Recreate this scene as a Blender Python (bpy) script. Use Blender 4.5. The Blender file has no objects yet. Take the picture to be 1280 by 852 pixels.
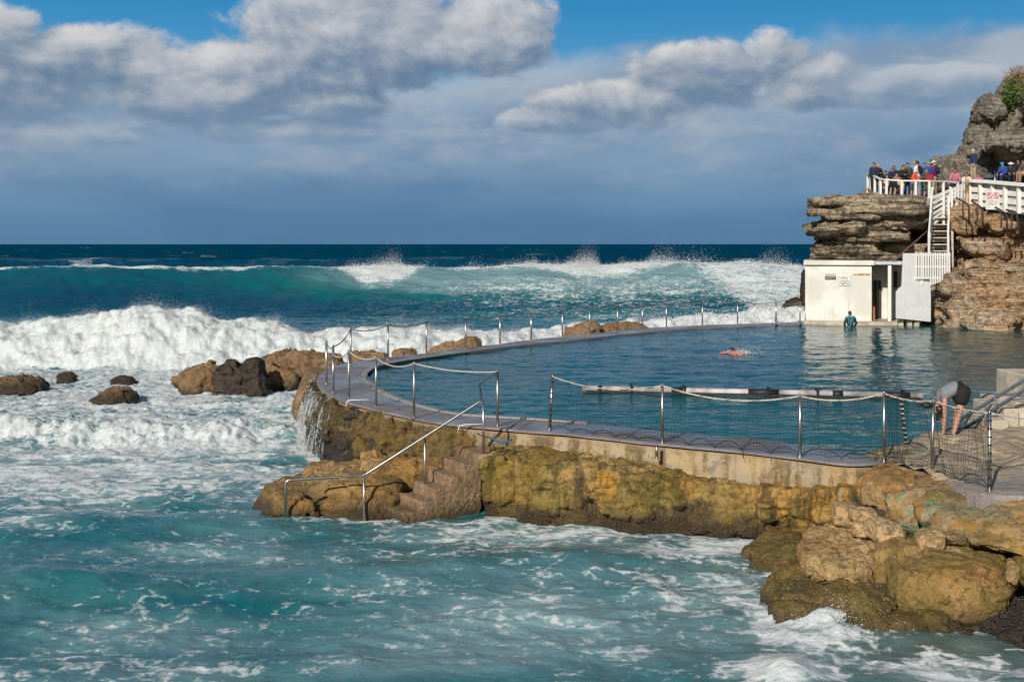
import bpy, math, random
import numpy as np
from mathutils import Vector, Matrix
random.seed(7)
RNG = np.random.default_rng(11)
SC = bpy.context.scene
COL = SC.collection
F = 1500.0      # focal length in pixels of the 1280-wide photograph
CH = 3.75       # camera height above the pool deck (deck is z = 0)
SEA = -1.5      # mean sea level

def P(px, py, z=0.0):
    d = F*(CH-z)/(py-305.0)
    return np.array([(px-640.0)*d/F, d, z])
def Q(px, py, d):
    return np.array([(px-640.0)*d/F, d, CH-(py-305.0)*d/F])

# ------------------------------------------------------------------ noise
_perm = np.random.default_rng(5).permutation(256)
_perm = np.concatenate([_perm, _perm, _perm])
_g = np.random.default_rng(6).normal(size=(256, 3)); _g /= np.linalg.norm(_g, axis=1)[:, None]
_a2 = np.random.default_rng(8).random(256)*2*np.pi
_gx = np.cos(_a2).astype(np.float32); _gy = np.sin(_a2).astype(np.float32); _pm = _perm.astype(np.int32)
def perlin2(x, y, seed):
    x = x.astype(np.float32)+np.float32(seed*7.31); y = y.astype(np.float32)+np.float32(seed*3.77)
    ix = np.floor(x); iy = np.floor(y); fx = x-ix; fy = y-iy
    ix = ix.astype(np.int32) & 255; iy = iy.astype(np.int32) & 255
    u = fx*fx*fx*(fx*(fx*6-15)+10); v = fy*fy*fy*(fy*(fy*6-15)+10)
    a = _pm[ix]; b = _pm[(ix+1) & 255]
    def g(q, dx, dy): return _gx[q]*(fx-dx)+_gy[q]*(fy-dy)
    g00 = g(_pm[a+iy], 0, 0); g10 = g(_pm[b+iy], 1, 0); g01 = g(_pm[a+iy+1], 0, 1); g11 = g(_pm[b+iy+1], 1, 1)
    a0 = g00+(g10-g00)*u; a1 = g01+(g11-g01)*u
    return ((a0+(a1-a0)*v)*1.5).astype(np.float64)
def perlin(p):
    if len(p) > 1000 and p[0, 2] == p[-1, 2] and p[0, 2] == p[len(p)//2, 2] and p[7, 2] == p[0, 2] and p[len(p)//3, 2] == p[0, 2]:
        return perlin2(p[:, 0], p[:, 1], float(p[0, 2]))
    i = np.floor(p).astype(np.int64); f = p-i
    u = f*f*f*(f*(f*6-15)+10)
    i &= 255
    def h(dx, dy, dz):
        a = _perm[(i[:, 0]+dx) & 255]; b = _perm[(a+i[:, 1]+dy) & 255]; c = _perm[(b+i[:, 2]+dz) & 255]
        g = _g[c]
        return g[:, 0]*(f[:, 0]-dx)+g[:, 1]*(f[:, 1]-dy)+g[:, 2]*(f[:, 2]-dz)
    def L(a, b, t): return a+(b-a)*t
    x00 = L(h(0,0,0), h(1,0,0), u[:, 0]); x10 = L(h(0,1,0), h(1,1,0), u[:, 0])
    x01 = L(h(0,0,1), h(1,0,1), u[:, 0]); x11 = L(h(0,1,1), h(1,1,1), u[:, 0])
    return L(L(x00, x10, u[:, 1]), L(x01, x11, u[:, 1]), u[:, 2])*1.5
def fbm(p, octv=4, gain=0.5, lac=2.03):
    s = 0; a = 1.0
    for k in range(octv):
        s = s+a*perlin(p+17.3*k); p = p*lac; a *= gain
    return s
def ridged(p, octv=3, gain=0.5):
    s = 0; a = 1.0
    for k in range(octv):
        s = s+a*(1-2*np.abs(perlin(p+9.1*k))); p = p*2.1; a *= gain
    return s
def worley(p):
    i = np.floor(p).astype(np.int64); f1 = np.full(len(p), 9.0); f2 = np.full(len(p), 9.0)
    for dx in (-1, 0, 1):
        for dy in (-1, 0, 1):
            for dz in (-1, 0, 1):
                c = i+np.array([dx, dy, dz]); q = c & 255
                h = _perm[(_perm[(_perm[q[:, 0]]+q[:, 1]) & 255]+q[:, 2]) & 255]
                o = (_g[h]*0.5+0.5)
                d = np.linalg.norm(c+o-p, axis=1)
                n = d < f1
                f2 = np.where(n, f1, np.minimum(f2, d)); f1 = np.where(n, d, f1)
    return f1, f2
def facet(p):
    """broken planes: every cell gets its own tilt and height"""
    i = np.floor(p).astype(np.int64); f1 = np.full(len(p), 9.0); val = np.zeros(len(p))
    for dx in (-1, 0, 1):
        for dy in (-1, 0, 1):
            for dz in (-1, 0, 1):
                c = i+np.array([dx, dy, dz]); q = c & 255
                h = _perm[(_perm[(_perm[q[:, 0]]+q[:, 1]) & 255]+q[:, 2]) & 255]
                o = c+(_g[h]*0.5+0.5)-p; d = np.linalg.norm(o, axis=1); n = d < f1
                h2 = _perm[h+31]; v = _g[h2][:, 0]*0.8-(o*_g[_perm[h+77]]).sum(1)*0.9
                val = np.where(n, v, val); f1 = np.where(n, d, f1)
    return val
def sstep(a, b, x):
    t = np.clip((x-a)/(b-a), 0, 1); return t*t*(3-2*t)

# ------------------------------------------------------------------ meshes
def mesh_from(name, V, Fc, smooth=True):
    me = bpy.data.meshes.new(name)
    V = np.asarray(V, dtype=np.float32)
    if isinstance(Fc, np.ndarray):
        n, k = Fc.shape
        me.vertices.add(len(V)); me.vertices.foreach_set('co', V.ravel())
        me.loops.add(n*k); me.loops.foreach_set('vertex_index', Fc.ravel().astype(np.int32))
        me.polygons.add(n); me.polygons.foreach_set('loop_start', np.arange(0, n*k, k, dtype=np.int32))
        me.update(calc_edges=True)
    else:
        me.from_pydata([tuple(map(float, v)) for v in V], [], [tuple(map(int, f)) for f in Fc])
    me.validate()
    if smooth: me.polygons.foreach_set('use_smooth', np.ones(len(me.polygons), dtype=bool))
    me.update()
    return me
class MB:
    """collects shapes, then links them as one mesh object"""
    def __init__(s): s.v = []; s.f = []; s.n = 0
    def add(s, V, Fc):
        s.v += [tuple(map(float, v)) for v in V]; s.f += [tuple(int(i)+s.n for i in f) for f in Fc]; s.n = len(s.v); return s
    def box(s, c, size, rot=0.0, axes=None, bev=0.0):
        c = np.array(c, float); h = np.array(size, float)/2
        if axes is None:
            ca, sa = math.cos(rot), math.sin(rot)
            axes = np.array([[ca, sa, 0], [-sa, ca, 0], [0, 0, 1.0]])
        axes = np.array(axes, float)
        b = min(bev, h.min()*0.45)
        if b <= 0:
            V = [c+(axes*(h*np.array(q))[:, None]).sum(0) for q in
                 [(-1,-1,-1),(1,-1,-1),(1,1,-1),(-1,1,-1),(-1,-1,1),(1,-1,1),(1,1,1),(-1,1,1)]]
            return s.add(V, [(0,3,2,1),(4,5,6,7),(0,1,5,4),(1,2,6,5),(2,3,7,6),(3,0,4,7)])
        V = []; idx = {}
        for sx in (-1, 1):
            for sy in (-1, 1):
                for sz in (-1, 1):
                    for k in range(3):
                        q = np.array([sx*(h[0]-b), sy*(h[1]-b), sz*(h[2]-b)]); q[k] += (sx, sy, sz)[k]*b
                        idx[(sx, sy, sz, k)] = len(V); V.append(c+(axes*q[:, None]).sum(0))
        fs = []
        for k in range(3):
            a, d = (k+1) % 3, (k+2) % 3
            for sg in (-1, 1):
                cs = []
                for (u, v) in ((-1,-1),(1,-1),(1,1),(-1,1)):
                    t = [0,0,0]; t[k] = sg; t[a] = u; t[d] = v; cs.append(idx[(*t, k)])
                fs.append(cs if sg > 0 else cs[::-1])
        for k in range(3):
            a, d = (k+1) % 3, (k+2) % 3
            for u in (-1, 1):
                for v in (-1, 1):
                    t0 = [0,0,0]; t1 = [0,0,0]; t0[k] = -1; t1[k] = 1; t0[a] = t1[a] = u; t0[d] = t1[d] = v
                    q = [idx[(*t0, a)], idx[(*t1, a)], idx[(*t1, d)], idx[(*t0, d)]]
                    fs.append(q if u*v > 0 else q[::-1])
        for sx in (-1, 1):
            for sy in (-1, 1):
                for sz in (-1, 1):
                    q = [idx[(sx, sy, sz, k)] for k in range(3)]
                    fs.append(q if sx*sy*sz > 0 else q[::-1])
        return s.add(V, fs)
    def beam(s, a, b, w, h, bev=0.0, up=(0, 0, 1)):
        a = np.array(a, float); b = np.array(b, float); d = b-a; L = np.linalg.norm(d); d /= L
        up = np.array(up, float)
        if abs(d@up) > 0.99: up = np.array([0, 1.0, 0])
        x = np.cross(d, up); x /= np.linalg.norm(x); z = np.cross(x, d)
        return s.box((a+b)/2, (w, L, h), axes=[x, d, z], bev=bev)
    def tube(s, pts, r, n=8, cap=True):
        pts = [np.array(p, float) for p in pts]; m = len(pts)
        rr = r if hasattr(r, '__len__') else [r]*m
        V = []; fs = []; prev = None
        for i, p in enumerate(pts):
            t = pts[min(i+1, m-1)]-pts[max(i-1, 0)]; t = t/(np.linalg.norm(t)+1e-9)
            if prev is None:
                u = np.cross(t, (0, 0, 1.0))
                if np.linalg.norm(u) < 1e-3: u = np.cross(t, (0, 1.0, 0))
            else: u = prev-(prev@t)*t
            u /= np.linalg.norm(u); prev = u; v = np.cross(t, u)
            for k in range(n):
                a = 2*math.pi*k/n; V.append(p+rr[i]*(math.cos(a)*u+math.sin(a)*v))
        for i in range(m-1):
            for k in range(n):
                k2 = (k+1) % n; fs.append((i*n+k, i*n+k2, (i+1)*n+k2, (i+1)*n+k))
        if cap: fs.append(tuple(range(n))[::-1]); fs.append(tuple((m-1)*n+k for k in range(n)))
        return s.add(V, fs)
    def prism(s, poly, ext):
        """poly: planar loop of 3D points; ext: extrusion vector"""
        poly = [np.array(p, float) for p in poly]; e = np.array(ext, float); n = len(poly)
        V = poly+[p+e for p in poly]
        fs = [tuple(range(n))[::-1], tuple(range(n, 2*n))]+[(i, (i+1) % n, n+(i+1) % n, n+i) for i in range(n)]
        return s.add(V, fs)
    def ball(s, c, r, seg=10, ring=7, axes=None):
        r = np.array(r if hasattr(r, '__len__') else (r, r, r), float); c = np.array(c, float)
        ax = np.eye(3) if axes is None else np.array(axes, float)
        V = [c+ax.T@(r*(0, 0, -1))]
        for i in range(1, ring):
            t = -math.pi/2+math.pi*i/ring
            for k in range(seg):
                a = 2*math.pi*k/seg
                V.append(c+ax.T@(r*np.array([math.cos(t)*math.cos(a), math.cos(t)*math.sin(a), math.sin(t)])))
        V.append(c+ax.T@(r*(0, 0, 1)))
        fs = [(0, 1+(k+1) % seg, 1+k) for k in range(seg)]
        for i in range(ring-2):
            for k in range(seg):
                k2 = (k+1) % seg; fs.append((1+i*seg+k, 1+i*seg+k2, 1+(i+1)*seg+k2, 1+(i+1)*seg+k))
        last = len(V)-1; b = 1+(ring-2)*seg
        fs += [(b+k, b+(k+1) % seg, last) for k in range(seg)]
        return s.add(V, fs)
    def capsule(s, a, b, ra, rb, n=10):
        a = np.array(a, float); b = np.array(b, float); d = b-a; L = np.linalg.norm(d)+1e-9; d /= L
        pts = []; rad = []
        for t in (-1, -.8, -.45): pts.append(a+d*ra*t); rad.append(ra*math.sqrt(max(1-t*t, .0016)))
        pts.append(a); rad.append(ra); pts.append(b); rad.append(rb)
        for t in (.45, .8, 1): pts.append(b+d*rb*t); rad.append(rb*math.sqrt(max(1-t*t, .0016)))
        return s.tube(pts, rad, n)
    def build(s, name, mat, parent=None, origin=None, smooth=False):
        V = np.array(s.v); o = np.zeros(3)
        if parent is not None: o = np.array(parent['_o'])
        elif origin is not None: o = np.array(origin, float)
        me = mesh_from(name, V-o, s.f, smooth)
        return link(name, me, mat, parent, o)
def link(name, me, mat, parent=None, o=None):
    ob = bpy.data.objects.new(name, me); COL.objects.link(ob)
    if mat is not None: me.materials.append(mat)
    if parent is not None:
        ob.parent = parent; ob['_o'] = list(parent['_o'])
    elif o is not None:
        ob.location = [float(c) for c in o]; ob['_o'] = [float(c) for c in o]
    return ob
def tag(o, label=None, cat=None, group=None, kind=None):
    if label: o['label'] = label
    if cat: o['category'] = cat
    if group: o['group'] = group
    if kind: o['kind'] = kind
    return o
def thing(name, label, cat, loc, group=None):
    o = bpy.data.objects.new(name, None); COL.objects.link(o); o.empty_display_size = 0.3
    o.location = [float(c) for c in loc]; o['_o'] = [float(c) for c in loc]
    return tag(o, label, cat, group)
def catmull(pts, n=8):
    pts = [np.array(p, float) for p in pts]; out = []
    for i in range(len(pts)-1):
        p0 = pts[max(i-1, 0)]; p1 = pts[i]; p2 = pts[i+1]; p3 = pts[min(i+2, len(pts)-1)]
        for k in range(n):
            t = k/n
            out.append(0.5*((2*p1)+(-p0+p2)*t+(2*p0-5*p1+4*p2-p3)*t*t+(-p0+3*p1-3*p2+p3)*t**3))
    out.append(pts[-1]); return out
def resample(pts, step):
    pts = np.array(pts); d = np.r_[0, np.cumsum(np.linalg.norm(np.diff(pts, axis=0), axis=1))]
    n = max(2, int(d[-1]/step)+1); t = np.linspace(0, d[-1], n)
    return np.stack([np.interp(t, d, pts[:, k]) for k in range(pts.shape[1])], 1)
def remesh(mb, voxel, smooth_it=0):
    me = mesh_from('tmp', np.array(mb.v), mb.f, True)
    ob = bpy.data.objects.new('tmp', me); COL.objects.link(ob)
    m = ob.modifiers.new('r', 'REMESH'); m.mode = 'VOXEL'; m.voxel_size = voxel
    if smooth_it:
        s_ = ob.modifiers.new('s', 'SMOOTH'); s_.iterations = smooth_it; s_.factor = 0.5
    dg = bpy.context.evaluated_depsgraph_get(); ev = ob.evaluated_get(dg)
    r = bpy.data.meshes.new_from_object(ev)
    bpy.data.objects.remove(ob); bpy.data.meshes.remove(me)
    return r
def get_vn(me):
    n = len(me.vertices); V = np.empty(n*3, np.float32); me.vertices.foreach_get('co', V)
    N = np.empty(n*3, np.float32); me.vertices.foreach_get('normal', N)
    return V.reshape(-1, 3).astype(float), N.reshape(-1, 3).astype(float)
def set_v(me, V):
    me.vertices.foreach_set('co', np.asarray(V, np.float32).ravel())
    me.polygons.foreach_set('use_smooth', np.ones(len(me.polygons), dtype=bool)); me.update()

# ------------------------------------------------------------------ node helper
class S:
    """socket wrapper with operators that build math nodes"""
    def __init__(s, nt, v): s.nt = nt; s.v = v
    def _m(s, op, b=None, c=None, clamp=False):
        n = s.nt.nodes.new('ShaderNodeMath'); n.operation = op; n.use_clamp = clamp
        for i, x in enumerate((s, b, c)):
            if x is None: continue
            if isinstance(x, S): s.nt.links.new(x.v, n.inputs[i])
            else: n.inputs[i].default_value = float(x)
        return S(s.nt, n.outputs[0])
    def __add__(s, b): return s._m('ADD', b)
    __radd__ = __add__
    def __mul__(s, b): return s._m('MULTIPLY', b)
    __rmul__ = __mul__
    def __sub__(s, b): return s._m('SUBTRACT', b)
    def __rsub__(s, b): return (s*-1.0)+b
    def __truediv__(s, b): return s._m('DIVIDE', b)
    def pw(s, b): return s._m('POWER', b)
    def abs(s): return s._m('ABSOLUTE')
    def mx(s, b): return s._m('MAXIMUM', b)
    def mn(s, b): return s._m('MINIMUM', b)
    def sm(s, a, b, lo=0.0, hi=1.0):
        n = s.nt.nodes.new('ShaderNodeMapRange'); n.interpolation_type = 'SMOOTHSTEP'
        s.nt.links.new(s.v, n.inputs[0])
        for i, x in enumerate((a, b, lo, hi)):
            if isinstance(x, S): s.nt.links.new(x.v, n.inputs[i+1])
            else: n.inputs[i+1].default_value = float(x)
        return S(s.nt, n.outputs[0])
class NT:
    def __init__(s, nt): s.nt = nt
    def node(s, t, **kw):
        n = s.nt.nodes.new(t)
        for k, v in kw.items(): setattr(n, k, v)
        return n
    def w(s, sock): return S(s.nt, sock)
    def pos(s): return s.node('ShaderNodeNewGeometry').outputs['Position']
    def sep(s, v):
        n = s.node('ShaderNodeSeparateXYZ'); s.nt.links.new(v, n.inputs[0]); return [S(s.nt, o) for o in n.outputs]
    def comb(s, x, y, z):
        n = s.node('ShaderNodeCombineXYZ')
        for i, q in enumerate((x, y, z)):
            if isinstance(q, S): s.nt.links.new(q.v, n.inputs[i])
            else: n.inputs[i].default_value = float(q)
        return n.outputs[0]
    def scale(s, v, sc):
        n = s.node('ShaderNodeMapping'); s.nt.links.new(v, n.inputs[0])
        n.inputs['Scale'].default_value = sc if hasattr(sc, '__len__') else (sc,)*3; return n.outputs[0]
    def noise(s, v, scale=1.0, detail=4, rough=0.55, dist=0.0, color=False):
        n = s.node('ShaderNodeTexNoise'); s.nt.links.new(v, n.inputs['Vector'])
        n.inputs['Scale'].default_value = scale; n.inputs['Detail'].default_value = detail
        n.inputs['Roughness'].default_value = rough; n.inputs['Distortion'].default_value = dist
        return n.outputs['Color'] if color else S(s.nt, n.outputs[0])
    def voro(s, v, scale=1.0, feature='F1'):
        n = s.node('ShaderNodeTexVoronoi', feature=feature); s.nt.links.new(v, n.inputs['Vector'])
        n.inputs['Scale'].default_value = scale; return S(s.nt, n.outputs[0])
    def attr(s, name):
        n = s.node('ShaderNodeAttribute', attribute_name=name); return S(s.nt, n.outputs['Fac'])
    def mix(s, f, a, b):
        n = s.node('ShaderNodeMix', data_type='RGBA')
        for i, q in ((0, f), (6, a), (7, b)):
            if isinstance(q, S): s.nt.links.new(q.v, n.inputs[i])
            elif isinstance(q, (int, float)): n.inputs[i].default_value = q
            elif isinstance(q, (tuple, list)): n.inputs[i].default_value = (*q, 1.0) if len(q) == 3 else q
            else: s.nt.links.new(q, n.inputs[i])
        return n.outputs[2]
    def vadd(s, a, b, k=1.0):
        n = s.node('ShaderNodeVectorMath', operation='MULTIPLY_ADD')
        s.nt.links.new(b, n.inputs[0]); n.inputs[1].default_value = (k, k, k); s.nt.links.new(a, n.inputs[2]); return n.outputs[0]
    def bump(s, h, strength=0.5, dist=0.05, normal=None):
        n = s.node('ShaderNodeBump'); s.nt.links.new(h.v, n.inputs['Height'])
        n.inputs['Strength'].default_value = strength; n.inputs['Distance'].default_value = dist
        if normal is not None: s.nt.links.new(normal, n.inputs['Normal'])
        return n.outputs[0]
def mat_new(name):
    m = bpy.data.materials.new(name); m.use_nodes = True; nt = m.node_tree
    b = nt.nodes['Principled BSDF']; return m, NT(nt), b
def setin(h, b, name, q):
    if isinstance(q, S): h.nt.links.new(q.v, b.inputs[name])
    elif isinstance(q, (int, float)): b.inputs[name].default_value = q
    elif isinstance(q, (tuple, list)): b.inputs[name].default_value = (*q, 1.0) if len(q) == 3 else q
    else: h.nt.links.new(q, b.inputs[name])
_mc = {}
def plain(name, col, rough=0.6, metal=0.0, var=0.12, vscale=6.0, bump=0.0, bscale=40.0, spec=0.5):
    if name in _mc: return _mc[name]
    m, h, b = mat_new(name); p = h.pos()
    n = h.noise(p, vscale, 5, 0.6)
    lo = tuple(c*(1-var*1.6) for c in col); hi = tuple(min(1, c*(1+var)) for c in col)
    setin(h, b, 'Base Color', h.mix(n.sm(.3, .7), lo, hi)); b.inputs['Roughness'].default_value = rough
    b.inputs['Metallic'].default_value = metal; b.inputs['Specular IOR Level'].default_value = spec
    if bump: setin(h, b, 'Normal', h.bump(h.noise(p, bscale, 4), bump, 0.02))
    _mc[name] = m; return m
# ------------------------------------------------------------------ camera, sun, sky
cam = bpy.data.cameras.new('camera'); cam.sensor_width = 36; cam.lens = 36*F/1280
cam.shift_y = -(426-305)/1280.0; cam.clip_start = 0.1; cam.clip_end = 60000
co = bpy.data.objects.new('camera', cam); COL.objects.link(co)
co.location = (0, 0, CH); co.rotation_euler = (math.pi/2, 0, 0); SC.camera = co
SUN_EL = math.radians(29); SUN_DIR = np.array([-0.44, -0.90])   # horizontal direction TOWARDS the sun
SUN_DIR /= np.linalg.norm(SUN_DIR)
sl = bpy.data.lights.new('sun', 'SUN'); sl.energy = 4.4; sl.angle = math.radians(0.5); sl.color = (1.0, 0.93, 0.82)
so = bpy.data.objects.new('sun', sl); COL.objects.link(so)
tow = Vector((SUN_DIR[0]*math.cos(SUN_EL), SUN_DIR[1]*math.cos(SUN_EL), math.sin(SUN_EL)))
so.rotation_euler = tow.to_track_quat('Z', 'Y').to_euler(); so.location = (-20, -20, 40)
SC.view_settings.view_transform = 'Standard'; SC.view_settings.look = 'None'; SC.view_settings.gamma = 1
SC.view_settings.exposure = 0.0
SC.cycles.max_bounces = 5; SC.cycles.diffuse_bounces = 2; SC.cycles.glossy_bounces = 3; SC.cycles.transmission_bounces = 2; SC.cycles.transparent_max_bounces = 8
W = bpy.data.worlds.new('World'); SC.world = W; W.use_nodes = True
nt = W.node_tree; h = NT(nt); bg = nt.nodes['Background']; bg.inputs['Strength'].default_value = 0.06
sky = h.node('ShaderNodeTexSky'); sky.sky_type = 'NISHITA'; sky.sun_disc = False
sky.sun_elevation = SUN_EL; sky.sun_rotation = math.atan2(SUN_DIR[0], SUN_DIR[1]); sky.altitude = 10
sky.air_density = 1.0; sky.dust_density = 0.6; sky.ozone_density = 2.0
tc = h.node('ShaderNodeTexCoord').outputs['Generated']
x, y, z = h.sep(tc)
az = x._m('ARCTAN2', y); el = z._m('ARCSINE')
u = az*1500.0+640.0            # angles in units of 1/1500 rad, azimuth and elevation
v = 305.0-el*1500.0
cv = h.comb(u*0.01, v*0.014, 0.0)
n1 = h.noise(cv, 0.8, 9, 0.60, 0.25)
cvo = h.comb(u*0.01-0.14, v*0.014-0.22, 0.0)
n1o = h.noise(cvo, 0.8, 7, 0.58, 0.25)
nlow = h.noise(h.comb(u*0.003, v*0.009, 3.0), 1.0, 3, 0.5)
wisp = h.noise(h.comb(u*0.006, v*0.016, 7.0), 1.0, 5, 0.6)
ELL = [(455,50,190,88),(600,45,95,66),(330,95,140,56),(150,95,175,50),(10,65,85,48),(250,120,190,46),(60,128,150,48),
       (890,105,110,48),(962,78,46,38),(800,132,150,34),(1000,110,90,34),(1120,118,130,26),(60,175,150,20),(360,165,130,20),(700,150,90,20),(380,132,150,28)]
def dens(u, v, n):
    D = None
    for (cx, cy, rx, ry) in ELL:
        a = (u-cx)*(1.0/rx); b = (v-cy)*(1.0/ry)
        d = a*a+b*b
        D = d if D is None else D.mn(d)
    return (1.0-D).mx(-1.5)+(n-0.5)*3.4
D0 = dens(u, v, n1); D1 = dens(u-13.0, v-16.0, n1o)
cm = D0.sm(-0.08, 0.45)*v.sm(215.0, 110.0)*(u.sm(980.0, 1100.0, 1.0, .45))
lit = ((D0-D1)*0.55+0.42+(wisp-0.5)*0.9)
lit = lit+(v.sm(-10.0, 150.0)*-0.28)+0.08
litc = lit.sm(-0.15, 1.15)
K = 1/0.06
def kc(c): return tuple(q*K for q in c)
def srgb(r, g, b): return tuple(((q/255+0.055)/1.055)**2.4 if q > 10 else q/3294.6 for q in (r, g, b))
cumc = h.mix(litc, kc(srgb(98,126,156)), kc(srgb(212,212,212)))
# haze bank behind the cumulus
edge = 66.0+(u-640.0)*-0.03
bm = (v-edge+(n1-0.5)*100.0+(nlow-0.5)*60).sm(-10.0, 34.0)
b1 = h.mix(v.sm(95.0, 170.0), kc(srgb(164,182,200)), kc(srgb(130,156,182)))
b2 = h.mix(v.sm(180.0, 270.0), b1, kc(srgb(104,142,174)))
b3 = h.mix(v.sm(240.0, 310.0), b2, kc(srgb(88,128,162)))
b4 = h.mix((nlow.sm(.38, .66)*0.55), b3, kc(srgb(78,118,156)))
b5 = h.mix((wisp.sm(.44, .66)*v.sm(270.0, 130.0)*0.7), b4, kc(srgb(176,184,194)))
blue = h.mix(v.sm(-10.0, 110.0), kc(srgb(50,136,190)), kc(srgb(84,154,200)))
hi = h.node('ShaderNodeMix', data_type='RGBA', blend_type='MIX')
back = (y*-1.0).sm(-0.35, 0.35)
# overhead and behind: the physical sky; low in front: deep blue between banks of cloud
nish = sky.outputs[0]
top = v.sm(-60.0, -420.0)
base = h.mix(top, blue, nish)
s1 = h.mix(bm, base, b5)
s2 = h.mix(cm, s1, cumc)
# scattered cloud elsewhere in the dome
hn = h.noise(h.scale(tc, (2.2, 2.2, 5.0)), 1.0, 6, 0.55, 0.3)
hc = hn.sm(.52, .66)*el.sm(0.9, 0.25)*0.8
s0 = h.mix(hc, nish, kc((0.34, 0.37, 0.42)))
side = (az.abs()).sm(0.75, 1.1).mx(top)
s3 = h.mix(side, s2, s0)
nt.links.new(s3, bg.inputs['Color'])
# ------------------------------------------------------------------ pool outline (world, deck level z = 0)
OUT_PX = [(1330,612),(1280,616.5),(1240,615),(1215,610),(1180,598),(1140,585),(1108,577),(1060,579),(1000,572),(940,564.5),(828,554.5),(760,547),(700,541),(622,535),
          (570,530),(530,524.5),(475,512.5),(431.7,501.5),(406,489),(397,478.6),(400,468),(418,457),(465,448.5),(530,441.3),(582,434.5),(625,429.5),
          (664,424.5),(703,420.5),(739,416.8),(806,410.0),(884,406.0),(945,403.8),(1003,402)]
IN_PX = [(1330,520),(1285,536),(1240,540),(1165,542),(1140,547),(1112,560),(1090,572),(1060,566),(1000,556),(955,549),(853,540.5),(780,533.5),(735,528.6),(640,522),
         (590,519),(566,516.5),(520,506),(482,492),(464,480.5),(456,470),(459,464),(473,457),(499,451.5),(540,445.3),(585,439.5),(625,434.5),
         (664,430),(703,426),(739,422.3),(806,415.0),(884,409.0),(945,406.0),(1003,404)]
OUTW = np.array([P(*q) for q in OUT_PX]); INW = np.array([P(*q) for q in IN_PX])
# near and left part use the wall outline from index 6 on (right platform is built apart)
WO = np.array(catmull(OUTW[6:], 6)); WI = np.array(catmull(INW[6:], 6))
LO, RO = Q(1003, 400, 59.0), None
POOLPOLY = np.array([list(q[:2]) for q in WO[::3]]+[[14.0, 62.0], [40.0, 62.0], [40.0, 15.0], [8.5, 17.6], [7.3, 18.2], [6.2, 19.9]])
def inpoly(x, y, poly):
    r = np.zeros(x.shape, bool); n = len(poly); j = n-1
    for i in range(n):
        xi, yi = poly[i]; xj, yj = poly[j]
        c = ((yi > y) != (yj > y)) & (x < (xj-xi)*(y-yi)/(yj-yi+1e-12)+xi)
        r ^= c; j = i
    return r
def dist_poly(x, y, poly):
    d = np.full(x.shape, 1e9); n = len(poly)
    for i in range(n):
        a = poly[i]; b = poly[(i+1) % n]; e = b-a; L = e@e
        t = np.clip(((x-a[0])*e[0]+(y-a[1])*e[1])/L, 0, 1)
        d = np.minimum(d, np.hypot(x-a[0]-t*e[0], y-a[1]-t*e[1]))
    return d
# ------------------------------------------------------------------ sea
def blob(x, y, px, py, rx, ry, pw=1.0):
    """smooth patch centred on a place on the sea surface, sizes in pixels of that distance"""
    c = P(px, py, SEA); d = c[1]
    sx = rx*d/F; sy = ry*d*d/(F*(CH-SEA))
    return np.exp(-(((x-c[0])/sx)**2+((y-c[1])/sy)**2)*0.7)*pw
rows = [5.5]
while rows[-1] < 30000:
    yy = rows[-1]
    if yy < 50: st = max(0.055, yy*yy/7900*0.75)
    elif yy < 68: st = 0.13
    elif yy < 140: st = 0.30
    else: st = yy*yy/7900*0.42
    rows.append(yy+st)
rows = np.array(rows); NC = 860
tx = np.linspace(-0.72, 0.72, NC)
YY = np.repeat(rows[:, None], NC, 1); XX = YY*tx[None, :]
X = XX.ravel(); Y = YY.ravel()
inside = inpoly(X, Y, POOLPOLY); dp = dist_poly(X, Y, POOLPOLY); sd = np.where(inside, -dp, dp)
z0 = np.zeros_like(X)
def nz(sx, sy, seed, octv=4, gain=0.5): return fbm(np.stack([X*sx, Y*sy, z0+seed], 1), octv, gain)
def chop(lx, ly, seed):
    """sharp crested chop"""
    n = perlin(np.stack([X/lx+0.25*np.sin(Y/ly*0.7), Y/ly, z0+seed], 1)); return 1-np.abs(n)*2.2
near = sstep(60, 25, Y); far = sstep(110, 200, Y)
H = np.zeros_like(X)
# wind chop everywhere
H += (0.05+0.05*far)*nz(0.55, 0.8, 1.3, 4, 0.55)*sstep(400, 120, Y)
H += 0.034*near*chop(1.9, 1.0, 4.0)+0.020*near*chop(0.8, 0.45, 8.0)+0.006*near*chop(0.28, 0.2, 12.)
H += 0.10*near*nz(0.16, 0.33, 20.0, 2)
# open sea swell and its sharper wind waves
ph = Y+5*np.sin(X/47.0)+9*nz(0.012, 0.01, 30.0, 2)
H += far*(0.9*nz(0.010, 0.028, 31.0, 2)+0.5*chop(26, 9, 33.0)+0.35*chop(60, 21, 34.0)-0.5)
H += sstep(62, 90, Y)*(0.16*chop(5, 2.4, 40.0)+0.10*chop(2.2, 1.1, 41.0)-0.15)
# the big green wave: crest line, height along it
crestB = 111+3.0*np.sin(X/19.0+0.6)+2.0*perlin(np.stack([X*0.05, z0, z0+2.2], 1))
HB = 3.55+0.45*np.sin(X/16.0-1.2)+0.35*perlin(np.stack([X*0.11, z0, z0+5.0], 1))
HB = HB*(0.86+0.14*sstep(-45, -8, X))*(1-0.25*sstep(19, 30, X))
dB = Y-crestB
profB = np.where(dB < 0, np.exp(-(np.abs(dB)/7.4)**1.55), np.exp(-(dB/13.0)**2))
H += HB*profB-0.35*np.exp(-((dB+20)/8.0)**2)
# a lower swell behind it and one far left
dC = Y-(168+5*np.sin(X/30.0)); H += 1.9*np.exp(-(dC/9.0)**2)*(0.75+0.4*perlin(np.stack([X*0.02, z0, z0+9], 1)))
dC2 = Y-(262+9*np.sin(X/50.0)); H += 2.2*np.exp(-(dC2/14.0)**2)
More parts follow.
